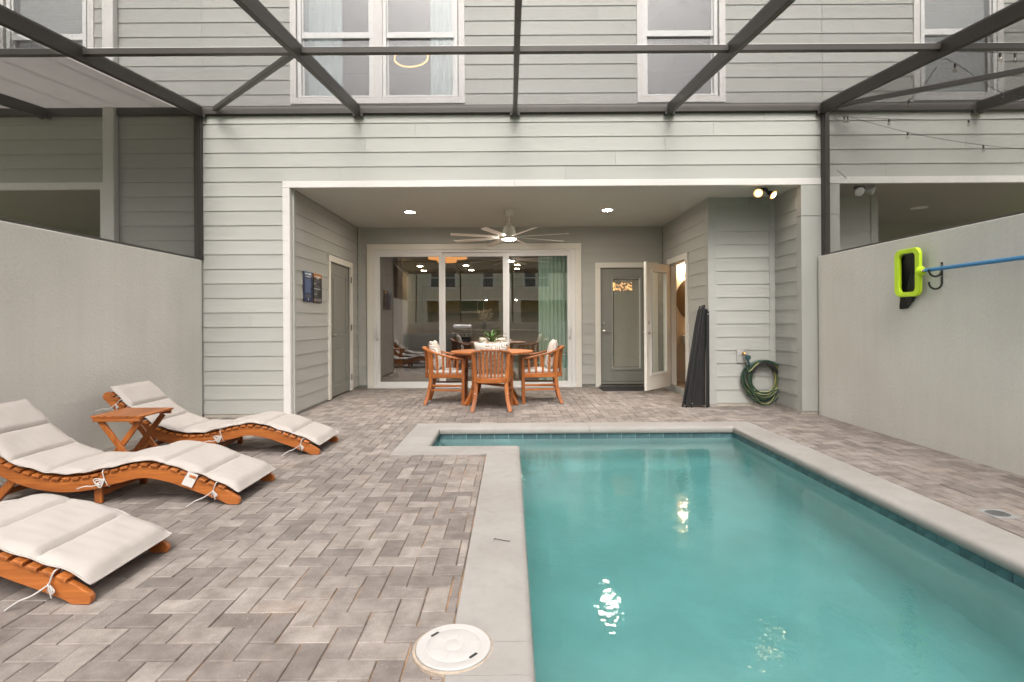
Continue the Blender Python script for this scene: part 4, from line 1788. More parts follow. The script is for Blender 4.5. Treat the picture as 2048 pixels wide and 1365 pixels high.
# ================================================================== things on the lanai
# ceiling fan
FX, FY = -0.02, 7.88
fan = thing('ceiling_fan', 'white ceiling fan with eight slim blades and a lit lens', 'ceiling fan', (FX, FY, ZC))
mb = MB()
mb.lathe([(0.072, 0.0), (0.072, -0.055), (0.062, -0.070), (0.018, -0.078)], n=28)
mb.build('canopy', 'fan_white', fan, smooth=True)
mb = MB()
mb.lathe([(0.012, -0.07), (0.012, -0.20)], n=12)
mb.lathe([(0.034, -0.195), (0.034, -0.235)], n=20)
mb.build('downrod', 'fan_white', fan, smooth=True)
mb = MB()
mb.lathe([(0.05, -0.235), (0.078, -0.25), (0.098, -0.335), (0.105, -0.355), (0.105, -0.375), (0.085, -0.385), (0.09, -0.41), (0.112, -0.415), (0.112, -0.428), (0.10, -0.434)], n=32)
mb.build('motor', 'fan_white', fan, smooth=True)
mb = MB()
mb.lathe([(0.0001, -0.4515), (0.05, -0.449), (0.085, -0.443), (0.098, -0.434)], n=32)
mb.build('light_lens', 'lamp_cool', fan, smooth=True)
mb = MB()
pts = [(0.07, 0, -0.398), (0.16, 0, -0.400), (0.3, 0, -0.405), (0.6, 0, -0.409), (0.90, 0, -0.412)]
tw = 0.20
b0 = len(mb.v)
for (x, y, z), w in zip(pts, (0.05, 0.075, 0.085, 0.085, 0.082)):
    for (sy, dz) in ((-1, -0.003), (1, -0.003), (1, 0.003), (-1, 0.003)):
        mb.v.append((x + (0.018 if (x > 0.85 and sy > 0) else 0), sy * w / 2, z + sy * w / 2 * tw + dz))
for i in range(4):
    for k in range(4):
        k2 = (k + 1) % 4
        mb.face((i * 4 + k, i * 4 + k2, i * 4 + 4 + k2, i * 4 + 4 + k))
mb.face((16, 17, 18, 19))
bl = mb.build('blade', 'fan_white', fan, origin=False)
bl.rotation_euler = (0, 0, rad(22.5))
for k in range(1, 8):
    o = bl.copy()
    COL.objects.link(o)
    o.rotation_euler = (0, 0, rad(22.5 + 45 * k))

for (x, y, lab) in ((-1.511, 7.91, 'lit recessed ceiling light over the storage door side of the lanai'), (1.452, 7.86, 'lit recessed ceiling light over the grey door side of the lanai')):
    L = thing('recessed_light', lab, 'ceiling light', (x, y, ZC))
    mb = MB()
    mb.lathe([(0.098, 0.0), (0.096, -0.012), (0.080, -0.016), (0.070, -0.010)], n=32)
    mb.build('trim_ring', 'fan_white', L, smooth=True)
    mb = MB()
    mb.lathe([(0.0001, -0.011), (0.071, -0.0112), (0.071, -0.006)], n=32)
    mb.build('lamp_disc', 'lamp_warm', L, smooth=True)


def flood(x, y, z, lab, lit, dirs):
    F = thing('flood_light', lab, 'flood light', (x, y, z))
    mb = MB()
    mb.lathe([(0.055, 0.0), (0.055, -0.02), (0.03, -0.03)], n=20)
    mb.bar((-0.06, 0, -0.02), (0.06, 0, -0.02), 0.05, 0.025)
    mb.build('base', 'dark_metal', F, smooth=True)
    for sx, d in zip((-0.085, 0.085), dirs):
        dv = Vector(d).normalized()
        A = dv.to_track_quat('Z', 'Y').to_matrix()
        c0 = Vector((sx * 0.6, 0, -0.035))
        mb = MB()
        mb.lathe([(0.014, 0), (0.018, 0.025), (0.03, 0.035), (0.034, 0.065), (0.055, 0.10), (0.057, 0.112)], tuple(c0), 20, ax=A)
        mb.build('lamp_head', 'dark_metal' if lit else 'lens_off', F, smooth=True)
        mb = MB()
        mb.lathe([(0.034, 0.1195), (0.02, 0.1215), (0.0001, 0.122)], tuple(c0), 20, ax=A)
        mb.build('lens', 'lamp_flood' if lit else 'lens_off', F, smooth=True)
        mb = MB()
        mb.lathe([(0.055, 0.1115), (0.046, 0.117), (0.0345, 0.1194), (0.0345, 0.1185)], tuple(c0), 20, ax=A)
        mb.build('lens_rim', 'lamp_flood_rim' if lit else 'lens_off', F, smooth=True)


flood(3.20, 6.66, ZC, 'lit twin spotlight under the lanai ceiling above the garden hose', True, ((-0.45, -0.9, -0.45), (0.5, -0.75, -0.65)))
flood(4.43, 6.66, 2.850, 'unlit twin spotlight under the neighbour ceiling past the bronze post', False, ((-0.1, -0.9, -0.5), (0.8, -0.5, -0.3)))
mb = MB()
mb.lathe([(0.11, 0.0), (0.11, -0.012), (0.08, -0.016), (0.0001, -0.014)], (6.15, 7.9, 2.849), 24)
o = mb.build('recessed_light', 'fan_white', smooth=True)
tag(o, 'unlit round ceiling light under the neighbour lanai', 'ceiling light')

# rule signs on the lanai side wall
def sign(y0, y1, z0, z1, lab, bgm, topm, second):
    X = -2.7005
    S = thing('wall_sign', lab, 'sign', (X, (y0 + y1) / 2, z0))
    mb = MB()
    mb.box(X, X + 0.006, y0, y1, z0, z1)
    mb.build('panel', bgm, S, world=True)
    f = X + 0.0068
    H_ = z1 - z0

    def pr(u0, u1, v0, v1, m, nm='print', k=0):
        mb = MB()
        mb.box(X + 0.0061, f + k * 0.0006, y0 + (y1 - y0) * u0, y0 + (y1 - y0) * u1, z1 - H_ * v1, z1 - H_ * v0)
        mb.build(nm, m, S, world=True)
    pr(0.0, 1.0, 0.0, 0.14, topm, 'banner')
    if not second:
        pr(0.16, 0.48, 0.055, 0.10, 'print_white', k=1)
        pr(0.52, 0.80, 0.045, 0.105, 'print_white', k=1)
        pr(0.18, 0.80, 0.155, 0.18, 'print_white')
        for k in range(14):
            pr(0.13, 0.9 - 0.22 * random.random(), 0.24 + k * 0.034, 0.24 + k * 0.034 + 0.019, 'print_blue')
        for k in range(4):
            pr(0.13, 0.9 - 0.2 * random.random(), 0.76 + k * 0.03, 0.76 + k * 0.03 + 0.014, 'print_grey')
        pr(0.46, 0.54, 0.90, 0.945, 'print_white')
    else:
        pr(0.16, 0.82, 0.085, 0.125, 'print_white', k=1)
        pr(0.34, 0.68, 0.15, 0.175, 'print_white')
        for k in range(4):
            pr(0.12, 0.85 - 0.2 * random.random(), 0.22 + k * 0.028, 0.22 + k * 0.028 + 0.013, 'print_grey')
        pr(0.12, 0.32, 0.345, 0.365, 'print_white')
        for k in range(3):
            pr(0.12, 0.85 - 0.2 * random.random(), 0.40 + k * 0.028, 0.40 + k * 0.028 + 0.013, 'print_grey')
        pr(0.10, 0.82, 0.515, 0.535, 'print_white')
        for k in range(4):
            pr(0.12, 0.8 - 0.3 * random.random(), 0.57 + k * 0.028, 0.57 + k * 0.028 + 0.013, 'print_grey')
        pr(0.12, 0.4, 0.70, 0.72, 'print_white')
        for k in range(3):
            pr(0.12, 0.7 - 0.3 * random.random(), 0.745 + k * 0.028, 0.745 + k * 0.028 + 0.013, 'print_grey')
        pr(0.08, 0.92, 0.86, 0.96, 'print_grey', k=0)
        pr(0.14, 0.26, 0.875, 0.945, 'sign_orange', k=1)


sign(6.84, 7.135, 1.445, 1.845, 'navy blue rules sign on the lanai wall, the one nearer the white jamb', 'sign_navy', 'sign_sky', False)
sign(7.165, 7.485, 1.445, 1.845, 'black and orange rules sign on the lanai wall beside the storage door', 'sign_black', 'sign_orange', True)

# door mat
mb = MB()
mb.box(1.52, 2.36, 8.72, 9.20, 0.001, 0.012)
o = mb.build('door_mat', 'black_rubber', bevel=0.003)
tag(o, 'thin black door mat in front of the grey glazed door', 'door mat')

# rolled black pool fence leaning in the corner
PF = thing('rolled_pool_fence', 'black mesh pool fence rolled up and leaning beside the bathroom doorway', 'pool fence', (2.47, 7.10, 0))
mb = MB()
n = 40
prof = []
lev = [(0.03, 0.02, 0.152, 0.075), (0.3, 0.04, 0.130, 0.068), (0.7, 0.075, 0.102, 0.058), (1.1, 0.115, 0.078, 0.046), (1.30, 0.135, 0.058, 0.038), (1.325, 0.138, 0.05, 0.033)]
for li, (z, dx, rx, ry) in enumerate(lev):
    for k in range(n):
        t = 2 * pi * k / n
        fold = 1 + 0.05 * sin(5 * t + 0.6 * z) * (1 - 0.3 * z) + 0.02 * sin(11 * t + 2 * z)
        mb.v.append((dx - 0.02 + rx * cos(t) * fold, ry * sin(t) * fold, z))
for i in range(len(lev) - 1):
    for k in range(n):
        k2 = (k + 1) % n
        mb.face((i * n + k, i * n + k2, (i + 1) * n + k2, (i + 1) * n + k))
mb.face([k for k in range(n)][::-1])
mb.face([(len(lev) - 1) * n + k for k in range(n)])
mb.build('mesh_roll', 'black_fabric', PF, smooth=True, angle=70)
for (a, b) in (((-0.165, -0.02, 0.0), (0.085, -0.005, 1.36)), ((-0.13, -0.07, 0.0), (0.11, -0.03, 1.37)), ((-0.06, -0.08, 0.0), (0.135, -0.035, 1.375)), ((0.145, -0.08, 0.0), (0.165, -0.045, 1.315)), ((0.185, -0.03, 0.0), (0.19, -0.02, 1.29))):
    mb = MB()
    mb.tube([a, b], 0.0125, 10)
    mb.build('pole', 'black_plastic', PF, smooth=True)
for z in (0.06, 1.25):
    mb = MB()
    mb.lathe([(0.008, 0), (0.008, 0.012), (0.0001, 0.014)], (0.17 if z > 1 else -0.06, -0.062 if z > 1 else -0.094, z), 8, ax=AXY)
    mb.build('screw', 'steel', PF, smooth=True)

# garden hose on its hanger, with tap
HX, HZ, HY = 3.40, 0.37, 7.128
hose = thing('garden_hose', 'coiled dark green and yellow striped garden hose hung on the siding', 'garden hose', (HX, HY, HZ))
random.seed(21)
pts = []
loops = 13
for i in range(loops * 28 + 1):
    t = 2 * pi * i / 28
    L_ = i / 28
    ra = 0.222 + 0.052 * sin(L_ * 2.1) + 0.016 * sin(t * 0.37)
    rb = 0.285 + 0.065 * sin(L_ * 1.7 + 1)
    cx = 0.012 * sin(L_ * 2.9)
    # upper part rests on the hanger, lower part hangs loose
    z = rb * cos(t)
    top = 0.215
    if z > 0:
        z = z * top / rb
    else:
        z = z * (1.0 + 0.12 * sin(L_ * 1.3))
    pts.append((cx + ra * sin(t), -0.030 - 0.016 * (0.5 + 0.5 * sin(L_ * 2.4 + t * 0.5)) - 0.02 * abs(sin(L_ * 0.9)), z + 0.075 - 0.04))
mb = MB()
mb.tube(pts, 0.0115, 10, stripe=lambda k: 1 if k in (1, 6) else 0)
mb.build('coil', ['hose_green', 'hose_yellow'], hose, smooth=True, angle=80)
mb = MB()
mb.tube(smooth_curve([pts[0], (-0.10, -0.075, 0.20), (-0.225, -0.10, 0.10), (-0.25, -0.10, 0.17), (-0.262, -0.10, 0.23)], 6), 0.0105, 10, stripe=lambda k: 1 if k in (2, 7) else 0)
mb.build('tail', ['hose_green', 'hose_yellow'], hose, smooth=True, angle=80)
mb = MB()
arc = [(0.185 * cos(rad(a)), 0.185 * sin(rad(a))) for a in range(15, 166, 10)]
inn = [(0.150 * cos(rad(a)), 0.150 * sin(rad(a))) for a in range(165, 14, -10)]
mb.prism([(u, w + 0.045) for u, w in arc + inn], -0.10, 0.0, 'y')
mb.prism([(u * 1.14, w * 1.14 + 0.035) for u, w in arc + inn], -0.006, 0.0, 'y')
mb.build('hanger', 'black_plastic', hose, bevel=0.004)
tap = thing('garden_tap', 'brass garden tap with white backplate and dark timer on the siding', 'tap', (3.13, HY, 0.72))
mb = MB()
mb.box(-0.068, 0.052, -0.004, 0.004, -0.13, 0.055)
mb.build('mounting_block', 'smooth_panel', tap)
mb = MB()
mb.box(-0.058, 0.058, -0.010, -0.003, -0.025, 0.028)
mb.build('backplate', 'white_plastic', tap, bevel=0.003)
mb = MB()
mb.tube([(0.01, -0.008, 0.004), (0.012, -0.05, 0.004), (0.02, -0.065, -0.02)], 0.016, 10)
mb.build('spout', 'brass', tap, smooth=True)
mb = MB()
ringp = [(0.028 + 0.021 * cos(t * pi / 8), -0.062, 0.038 + 0.021 * sin(t * pi / 8)) for t in range(16)]
mb.tube(ringp, 0.006, 6, closed=True)
mb.tube([(0.016, -0.05, 0.006), (0.024, -0.06, 0.022)], 0.007, 6)
mb.build('handwheel', 'steel', tap, smooth=True)
mb = MB()
mb.lathe([(0.026, -0.02), (0.036, -0.01), (0.036, 0.018), (0.028, 0.026), (0.0001, 0.027)], (0.048, -0.072, -0.055), 20, ax=AXY)
mb.tube([(0.022, -0.066, -0.022), (0.036, -0.075, -0.04)], 0.015, 10)
mb.tube([(0.040, -0.075, -0.07), (0.052, -0.085, -0.115), (0.072, -0.09, -0.17)], [0.019, 0.016, 0.012], 10)
mb.build('timer', 'teal_plastic', tap, smooth=True)

# leaf net on the wall
NY = 4.885
net = thing('leaf_net', 'lime green leaf net on a blue pole hung on the stucco wall', 'pool net', (XR, NY, 1.6))
def rrect(w, h, r, n=6, sk=0.0):
    o = []
    for (cx, cz, a0) in ((w - r, h - r, 0), (-w + r, h - r, 90), (-w + r, -h + r, 180), (w - r, -h + r, 270)):
        for k in range(n + 1):
            a = rad(a0 + 90 * k / n)
            o.append((cx + r * cos(a), cz + r * sin(a)))
    return o
outer = rrect(0.157, 0.224, 0.065)
inner = rrect(0.097, 0.180, 0.045)
mb = MB()
n = len(outer)
# local: u along -Y (towards the pole is -Y), so y = -u ; depth along -X
rows = []
for (pl, d) in ((outer, 0.066), (outer, 0.082), ([(u * 0.96, w * 0.97) for u, w in outer], 0.093), ([(u * 1.05, w * 1.03) for u, w in inner], 0.091), (inner, 0.083), ([(u * 1.02, w * 1.01) for u, w in inner], 0.062)):
    base = len(mb.v)
    for (u, w) in pl:
        mb.v.append((-d, -u + 0.01, w))
    rows.append(base)
for i in range(len(rows) - 1):
    for k in range(n):
        k2 = (k + 1) % n
        mb.face((rows[i] + k, rows[i] + k2, rows[i + 1] + k2, rows[i + 1] + k))
for k in range(n):
    k2 = (k + 1) % n
    mb.face((rows[-1] + k, rows[-1] + k2, rows[0] + k2, rows[0] + k))
mb.tube([(-0.080, -0.15, 0.0), (-0.088, -0.195, 0.0)], [0.045, 0.022], 14)
for k in range(-5, 6):
    mb.box(-0.0955, -0.091, -0.150, -0.132, k * 0.032 - 0.005, k * 0.032 + 0.005)
mb.build('net_frame', 'lime', net, smooth=True, angle=35)
mb = MB()
# bag: hangs down behind the frame
bag = []
for (s, d, zc, cy) in ((1.0, 0.064, 0.0, 0.0), (0.99, 0.045, -0.02, 0.015), (0.94, 0.034, -0.07, 0.055), (0.80, 0.026, -0.14, 0.085), (0.52, 0.02, -0.235, 0.115), (0.12, 0.016, -0.315, 0.165)):
    base = len(mb.v)
    for j, (u, w) in enumerate(inner):
        mb.v.append((-d - 0.012 * sin(j * 1.3 + zc * 20) * (1 if s < 1 else 0), -u * s + 0.01 + cy, w * s + zc))
    bag.append(base)
m_ = len(inner)
for i in range(len(bag) - 1):
    for k in range(m_):
        k2 = (k + 1) % m_
        mb.face((bag[i] + k, bag[i] + k2, bag[i + 1] + k2, bag[i + 1] + k))
mb.face([bag[-1] + k for k in range(m_)])
mb.build('net_bag', 'net_black', net, smooth=True, angle=80)
mb = MB()
mb.tube([(-0.095, -0.195, 0.0), (-0.095, -0.225, 0.0)], 0.013, 12)
mb.build('ferrule', 'chrome', net, smooth=True)
mb = MB()
mb.tube([(-0.095, -0.222, 0.0), (-0.085, -3.6, 0.02)], 0.0165, 14)
mb.build('pole', 'pole_blue', net, smooth=True)
for (y, lab) in ((4.60, 'black steel double hook on the wall holding up the blue pole'), (1.9, 'black steel double hook under the far end of the blue pole')):
    hk = thing('wall_hook', lab, 'hook', (XR, y, 1.55))
    mb = MB()
    mb.box(-0.006, 0.0, -0.0095, 0.0095, -0.075, 0.115)
    mb.build('plate', 'black_plastic', hk)
    for z in (0.04, -0.07):
        mb = MB()
        cv = [(-0.004, 0, z)] + [(-0.06 + 0.055 * cos(t), 0.0, z - 0.0 - 0.05 * sin(t)) for t in [pi * k / 8 for k in range(1, 8)]] + [(-0.118, 0.0, z + 0.012)]
        mb.ribbon(cv, 0.016, 0.004, lambda i: (0, 1, 0))
        mb.build('hook', 'black_plastic', hk)
    mb = MB()
    for z in (0.09, -0.01):
        mb.lathe([(0.005, 0.0), (0.0001, 0.003)], (-0.006, 0, z), 8, ax=Matrix(((0, 0, -1), (0, 1, 0), (1, 0, 0))))
    mb.build('screw', 'steel', hk)

# string lights at the neighbour
def strand(lab, pts, bulbs):
    S = thing('string_lights', lab, 'string lights', pts[0])
    P = smooth_curve(pts, 10)
    mb = MB()
    mb.tube(P, 0.0028, 5)
    mb.build('cable', 'black_plastic', S, world=True, smooth=True)
    for t in bulbs:
        p = P[min(len(P) - 1, int(t * (len(P) - 1)))]
        mb = MB()
        mb.lathe([(0.010, 0.0), (0.010, -0.034), (0.008, -0.036)], tuple(p), 10)
        so = mb.build('socket', 'black_plastic', S, world=True, smooth=True)
        mb = MB()
        mb.lathe([(0.008, -0.036), (0.016, -0.048), (0.019, -0.062), (0.014, -0.077), (0.0001, -0.083)], tuple(p), 12)
        b = mb.build('bulb', 'bulb_clear', so, world=True, smooth=True)


strand('string lights running level along the siding from the bronze post', [(3.97, 6.36, 3.63), (4.55, 6.30, 3.57), (5.3, 6.25, 3.535), (6.1, 6.2, 3.53), (7.2, 6.2, 3.55)], (0.06, 0.27, 0.56, 0.8))
strand('string lights sagging low across the siding from the bronze post', [(3.96, 6.35, 3.66), (4.8, 6.2, 3.35), (5.7, 6.1, 3.16), (6.6, 6.0, 3.06), (7.4, 6.0, 3.02)], (0.05, 0.24, 0.46, 0.7))
strand('string lights rising from the ledger to the bronze rafter', [(4.35, 6.38, 3.70), (4.18, 5.5, 3.46), (3.95, 4.85, 3.50)], (0.5,))
strand('string lights slanting down from the bronze rafter towards the neighbour rafter', [(3.90, 4.70, 3.50), (4.08, 4.72, 3.42), (4.75, 5.0, 3.30), (5.7, 5.2, 3.32)], (0.25, 0.66))
strand('string lights along the purlin above the neighbour patio', [(3.93, 4.64, 3.54), (4.45, 4.62, 3.50), (5.2, 4.60, 3.47), (5.75, 4.60, 3.5)], (0.29, 0.36))
mb = MB()
mb.tube(smooth_curve([(3.96, 6.36, 2.98), (4.1, 6.45, 2.93), (4.35, 6.60, 2.84)], 5), 0.004, 6)
o = mb.build('power_cable', 'black_plastic', smooth=True)
tag(o, 'thin dark cable from the bronze post to the unlit twin spotlight', 'cable')
# ================================================================== sun loungers
RAIL = [(0.0, 0.050), (0.06, 0.088), (0.14, 0.120), (0.27, 0.168), (0.44, 0.226), (0.62, 0.252), (0.80, 0.215), (0.95, 0.178), (1.12, 0.163),
        (1.28, 0.182), (1.41, 0.222), (1.55, 0.296), (1.70, 0.425), (1.84, 0.560)]
RC = smooth_curve([(a, 0, b) for a, b in RAIL], 8)
RLEN = [0.0]
for i in range(1, len(RC)):
    RLEN.append(RLEN[-1] + (RC[i] - RC[i - 1]).length)


def rail_at(L):
    L = max(0.0, min(L, RLEN[-1]))
    for i in range(1, len(RC)):
        if RLEN[i] >= L:
            t = (L - RLEN[i - 1]) / (RLEN[i] - RLEN[i - 1])
            p = RC[i - 1].lerp(RC[i], t)
            a, b = RC[max(i - 3, 0)], RC[min(i + 2, len(RC) - 1)]
            d = (b - a).normalized()
            return p, d, Vector((-d.z, 0, d.x))
    return RC[-1], Vector((0.7, 0, 0.7)), Vector((-0.7, 0, 0.7))


HW = 0.262       # half width


def bow(mb, c, sx, sy):
    """tied cord: two loops and two loose ends"""
    c = Vector(c)
    for k in range(3):
        mb.tube(smooth_curve([c, c + Vector((0.02 * sx, 0.012 * sy, -0.03 - 0.01 * k)), c + Vector((0.035 * sx + 0.012 * k, 0.016 * sy, -0.02 + 0.012 * k)), c], 5), 0.0032, 5)


def make_lounger(label, loc, rz, seed, tag_patch=False):
    random.seed(seed)
    T = thing('sun_lounger', label, 'sun lounger', loc, rz, 'sun loungers in a row')
    dep = 0.078
    for s in (-1, 1):
        up = [p for p in RC]
        lowp = []
        for i, p in enumerate(RC):
            a, b = RC[max(i - 2, 0)], RC[min(i + 2, len(RC) - 1)]
            d = (b - a).normalized()
            q = p - Vector((-d.z, 0, d.x)) * dep
            lowp.append(q)
        # rounded ends
        poly = [(p.x, p.z) for p in up]
        e, f = up[-1], lowp[-1]
        mid, r = (e + f) / 2, dep / 2
        dv = (RC[-1] - RC[-4]).normalized()
        nv = Vector((-dv.z, 0, dv.x))
        for k in range(1, 6):
            t = pi * k / 6
            q = mid + nv * r * cos(t) + dv * r * sin(t) * 0.8
            poly.append((q.x, q.z))
        poly += [(p.x, max(p.z, 0.002)) for p in reversed(lowp)]
        dv = (RC[0] - RC[3]).normalized()
        nv = Vector((dv.z, 0, -dv.x))
        mid = (up[0] + lowp[0]) / 2
        for k in range(1, 6):
            t = pi * k / 6
            q = mid - nv * r * cos(t) + dv * r * sin(t) * 0.8
            poly.append((q.x, max(q.z, 0.002)))
        mb = MB()
        y = s * (HW - 0.018)
        mb.prism(poly, y - 0.014, y + 0.014, 'y')
        mb.build('side_rail', 'teak_x', T, bevel=0.004)
    n = 30
    L0, L1 = 0.12, RLEN[-1] - 0.03
    for k in range(n):
        p, d, nv = rail_at(L0 + (L1 - L0) * k / (n - 1))
        mb = MB()
        c = p + nv * 0.010
        j = random.uniform(-0.003, 0.003)
        mb.bar(c + Vector((0, -HW - 0.010 + j, 0)), c + Vector((0, HW + 0.010 + j, 0)), 0.046, 0.0175, up=nv)
        mb.build('slat', 'teak_y', T, bevel=0.004)
    # legs: a vertical pair under the seat and a raked pair under the back
    for s in (-1, 1):
        y = s * (HW - 0.055)
        mb = MB()
        p, d, nv = rail_at(0.98)
        mb.bar((p.x - 0.0, y, p.z - 0.02), (p.x - 0.005, y, 0.0), 0.05, 0.026, up=(0, 1, 0))
        mb.build('leg', 'teak_z', T, bevel=0.006)
        mb = MB()
        p2, d, nv = rail_at(1.50)
        mb.bar((p2.x, y, p2.z - 0.03), (p2.x + 0.17, y, 0.012), 0.05, 0.026, up=(0, 1, 0))
        mb.build('leg', 'teak_z', T, bevel=0.006)
    p, d, nv = rail_at(0.98)
    mb = MB()
    mb.bar((p.x + 0.0, -HW + 0.06, 0.06), (p.x + 0.0, HW - 0.06, 0.06), 0.022, 0.04)
    mb.build('stretcher', 'teak_y', T, bevel=0.003)
    mb = MB()
    mb.bar((p2.x + 0.14, -HW + 0.06, 0.06), (p2.x + 0.14, HW - 0.06, 0.06), 0.022, 0.04)
    mb.build('stretcher', 'teak_y', T, bevel=0.003)
    # cushion: quilted segments that bridge the curve, thin stitched edge all round
    CL0, CL1 = 0.012, RLEN[-1] + 0.04
    SEG = 8
    seams = [CL0 + (CL1 - CL0) * k / SEG for k in range(SEG + 1)]
    node = []
    for L in seams:
        p, d, nv = rail_at(L)
        if L > RLEN[-1]:
            p = p + d * (L - RLEN[-1])
        node.append(p + nv * 0.027)
    ns, ny = 14, 20
    CW = HW - 0.004
    ph = [random.uniform(0, 6) for _ in range(8)]
    top, bot, edge = [], [], []
    cols = []
    for k in range(SEG):
        for i in range(ns + (1 if k == SEG - 1 else 0)):
            t = i / ns
            L = seams[k] + (seams[k + 1] - seams[k]) * t
            p, d, nv = rail_at(L)
            if L > RLEN[-1]:
                p = p + d * (L - RLEN[-1])
            straight = node[k].lerp(node[k + 1], t)
            surf = p + nv * 0.027
            c = surf.lerp(straight, 0.75)
            if (c - p).dot(nv) < 0.0245:
                c = p + nv * 0.0245
            q = 1 - (2 * t - 1) ** 4
            cols.append((c, nv, (q ** 0.45) if q > 0 else 0.0, L, k))
    mb = MB()
    NC = len(cols)
    for ci, (c, nv, q, L, k) in enumerate(cols):
        endf = min(1.0, min(L - CL0, CL1 - L) / 0.05)
        for j in range(ny + 1):
            v = -1 + 2 * j / ny
            y = v * CW + 0.004 * sin(9 * L + ph[0]) * abs(v) ** 3
            ef = 1 - max(0.0, (abs(v) - 0.84) / 0.16) ** 2.0
            flange = abs(v) > 0.95
            hgt = 0.006 + 0.028 * q ** 0.55 * max(0.0, ef) * max(0.15, endf)
            if not flange:
                hgt += 0.002 * sin(23 * L + 5 * v + ph[1]) * q + 0.0018 * sin(41 * v + 13 * L + ph[2]) * q
            droop = 0.0
            if abs(v) > 0.9:
                droop = 0.006 * (abs(v) - 0.9) / 0.1 + 0.004 * sin(17 * L + ph[3] + 2 * v) + 0.003 * sin(39 * L + ph[4])
            P = c + nv * (hgt + droop)
            mb.v.append((P.x, y, P.z))
    for i in range(NC - 1):
        for j in range(ny):
            a = i * (ny + 1) + j
            mb.face((a, a + 1, a + ny + 2, a + ny + 1))
    nb = len(mb.v)
    for ci, (c, nv, q, L, k) in enumerate(cols):
        for j in range(ny + 1):
            x, y, z = mb.v[ci * (ny + 1) + j]
            v = -1 + 2 * j / ny
            if abs(v) > 0.93:
                P = Vector((x, y, z)) - nv * 0.004
            else:
                P = c + nv * 0.0
                P.y = y
            mb.v.append((P.x, y, P.z))
    for i in range(NC - 1):
        for j in range(ny):
            a = nb + i * (ny + 1) + j
            mb.face((a, a + ny + 1, a + ny + 2, a + 1))
        for j in (0, ny):
            a = i * (ny + 1) + j
            mb.face((a, a + ny + 1, nb + a + ny + 1, nb + a))
    for i in (0, NC - 1):
        for j in range(ny):
            a = i * (ny + 1) + j
            mb.face((a, a + 1, nb + a + 1, nb + a))
    cu = mb.build('cushion', 'cushion', T, smooth=True, angle=60)
    # piping along both long edges
    mb = MB()
    for j in (0, ny):
        mb.tube([mb_v for mb_v in [tuple(Vector(cu.data.vertices[i * (ny + 1) + j].co) + Vector(cu.location)) for i in range(NC)]], 0.0035, 5)
    for i in (0, NC - 1):
        mb.tube([tuple(Vector(cu.data.vertices[i * (ny + 1) + j].co) + Vector(cu.location)) for j in range(ny + 1)], 0.0035, 5)
    mb.build('piping', 'cushion', cu, smooth=True).location -= cu.location
    # ties round the rails
    for L, s, k in ((0.16, 1, 0), (0.90, 1, 1), (1.90, 1, 2), (0.16, -1, 3)):
        p, d, nv = rail_at(L)
        y = s * (HW - 0.018)
        mb = MB()
        lp = [p + nv * 0.028 + Vector((0, y - s * 0.004, 0)), p + nv * 0.02 + Vector((0, y + s * 0.024, 0)), p - nv * 0.05 + Vector((0, y + s * 0.020, 0)),
              p - nv * 0.085 + Vector((0, y, 0)), p - nv * 0.05 + Vector((0, y - s * 0.020, 0)), p + nv * 0.02 + Vector((0, y - s * 0.022, 0))]
        mb.tube(smooth_curve(lp + [lp[0]], 4), 0.0034, 5)
        c = p - nv * 0.030 + Vector((0, y + s * 0.024, 0))
        bow(mb, c, -1 if k != 1 else 1, s)
        z0 = max(0.004, c.z - (0.13 if k == 0 else 0.05))
        mb.tube(smooth_curve([c, c + Vector((0.05, s * 0.02, -0.035)), Vector((c.x + 0.10, c.y + s * 0.03, (c.z + z0) / 2 - 0.01)), Vector((c.x + 0.15, c.y + s * 0.035, z0))], 4), 0.0036, 5)
        mb.build('tie', 'tie', T, smooth=True)
    if tag_patch:
        p, d, nv = rail_at(0.335)
        mb = MB()
        y = HW - 0.001
        A = [(p + d * a + nv * 0.032 + Vector((0, y, 0)), p + d * (a + 0.008) - nv * 0.055 + Vector((0, y + 0.012, 0))) for a in (-0.05, 0.02)]
        mb.v = [tuple(A[0][0]), tuple(A[1][0]), tuple(A[1][1]), tuple(A[0][1])]
        mb.v += [(x, yy + 0.002, z) for x, yy, z in mb.v]
        for f in ((0, 1, 2, 3), (7, 6, 5, 4), (0, 4, 5, 1), (1, 5, 6, 2), (2, 6, 7, 3), (3, 7, 4, 0)):
            mb.face(f)
        mb.build('care_label', 'tie', T)
    return T


make_lounger('wooden sun lounger with cream cushion nearest the camera, its head cut off', (-1.765, 2.44, 0), pi, 11)
make_lounger('wooden sun lounger with cream cushion in the middle, care label hanging from it', (-1.765, 3.635, 0), pi, 12, True)
make_lounger('wooden sun lounger with cream cushion beside the house wall, behind the side table', (-1.71, 4.895, 0), pi, 13)

# ---- folding side table
ST = thing('side_table', 'small folding wooden slatted side table between two sun loungers', 'side table', (-3.09, 4.295, 0))
for k in range(7):
    x = -0.20 + 0.4 * (k + 0.5) / 7
    mb = MB()
    mb.box(x - 0.0272, x + 0.0272, -0.20, 0.20, 0.434, 0.450)
    mb.build('slat', 'teak_y', ST, bevel=0.003)
for y in (-0.185, 0.185):
    mb = MB()
    mb.box(-0.185, 0.185, y - 0.011, y + 0.011, 0.402, 0.4335)
    mb.build('apron', 'teak_x', ST, bevel=0.004)
for y, s in ((-0.160, 1), (-0.136, -1), (0.160, 1), (0.136, -1)):
    mb = MB()
    mb.bar((-0.15 * s, y, 0.405), (0.155 * s, y, 0.0), 0.042, 0.020, up=(0, 1, 0))
    mb.build('leg', 'teak_z', ST, bevel=0.003)
for x, s in ((-0.09, 1), (0.09, -1)):
    mb = MB()
    mb.bar((x, -0.15, 0.10), (x, 0.15, 0.10), 0.018, 0.03)
    mb.build('stretcher', 'teak_y', ST, bevel=0.003)

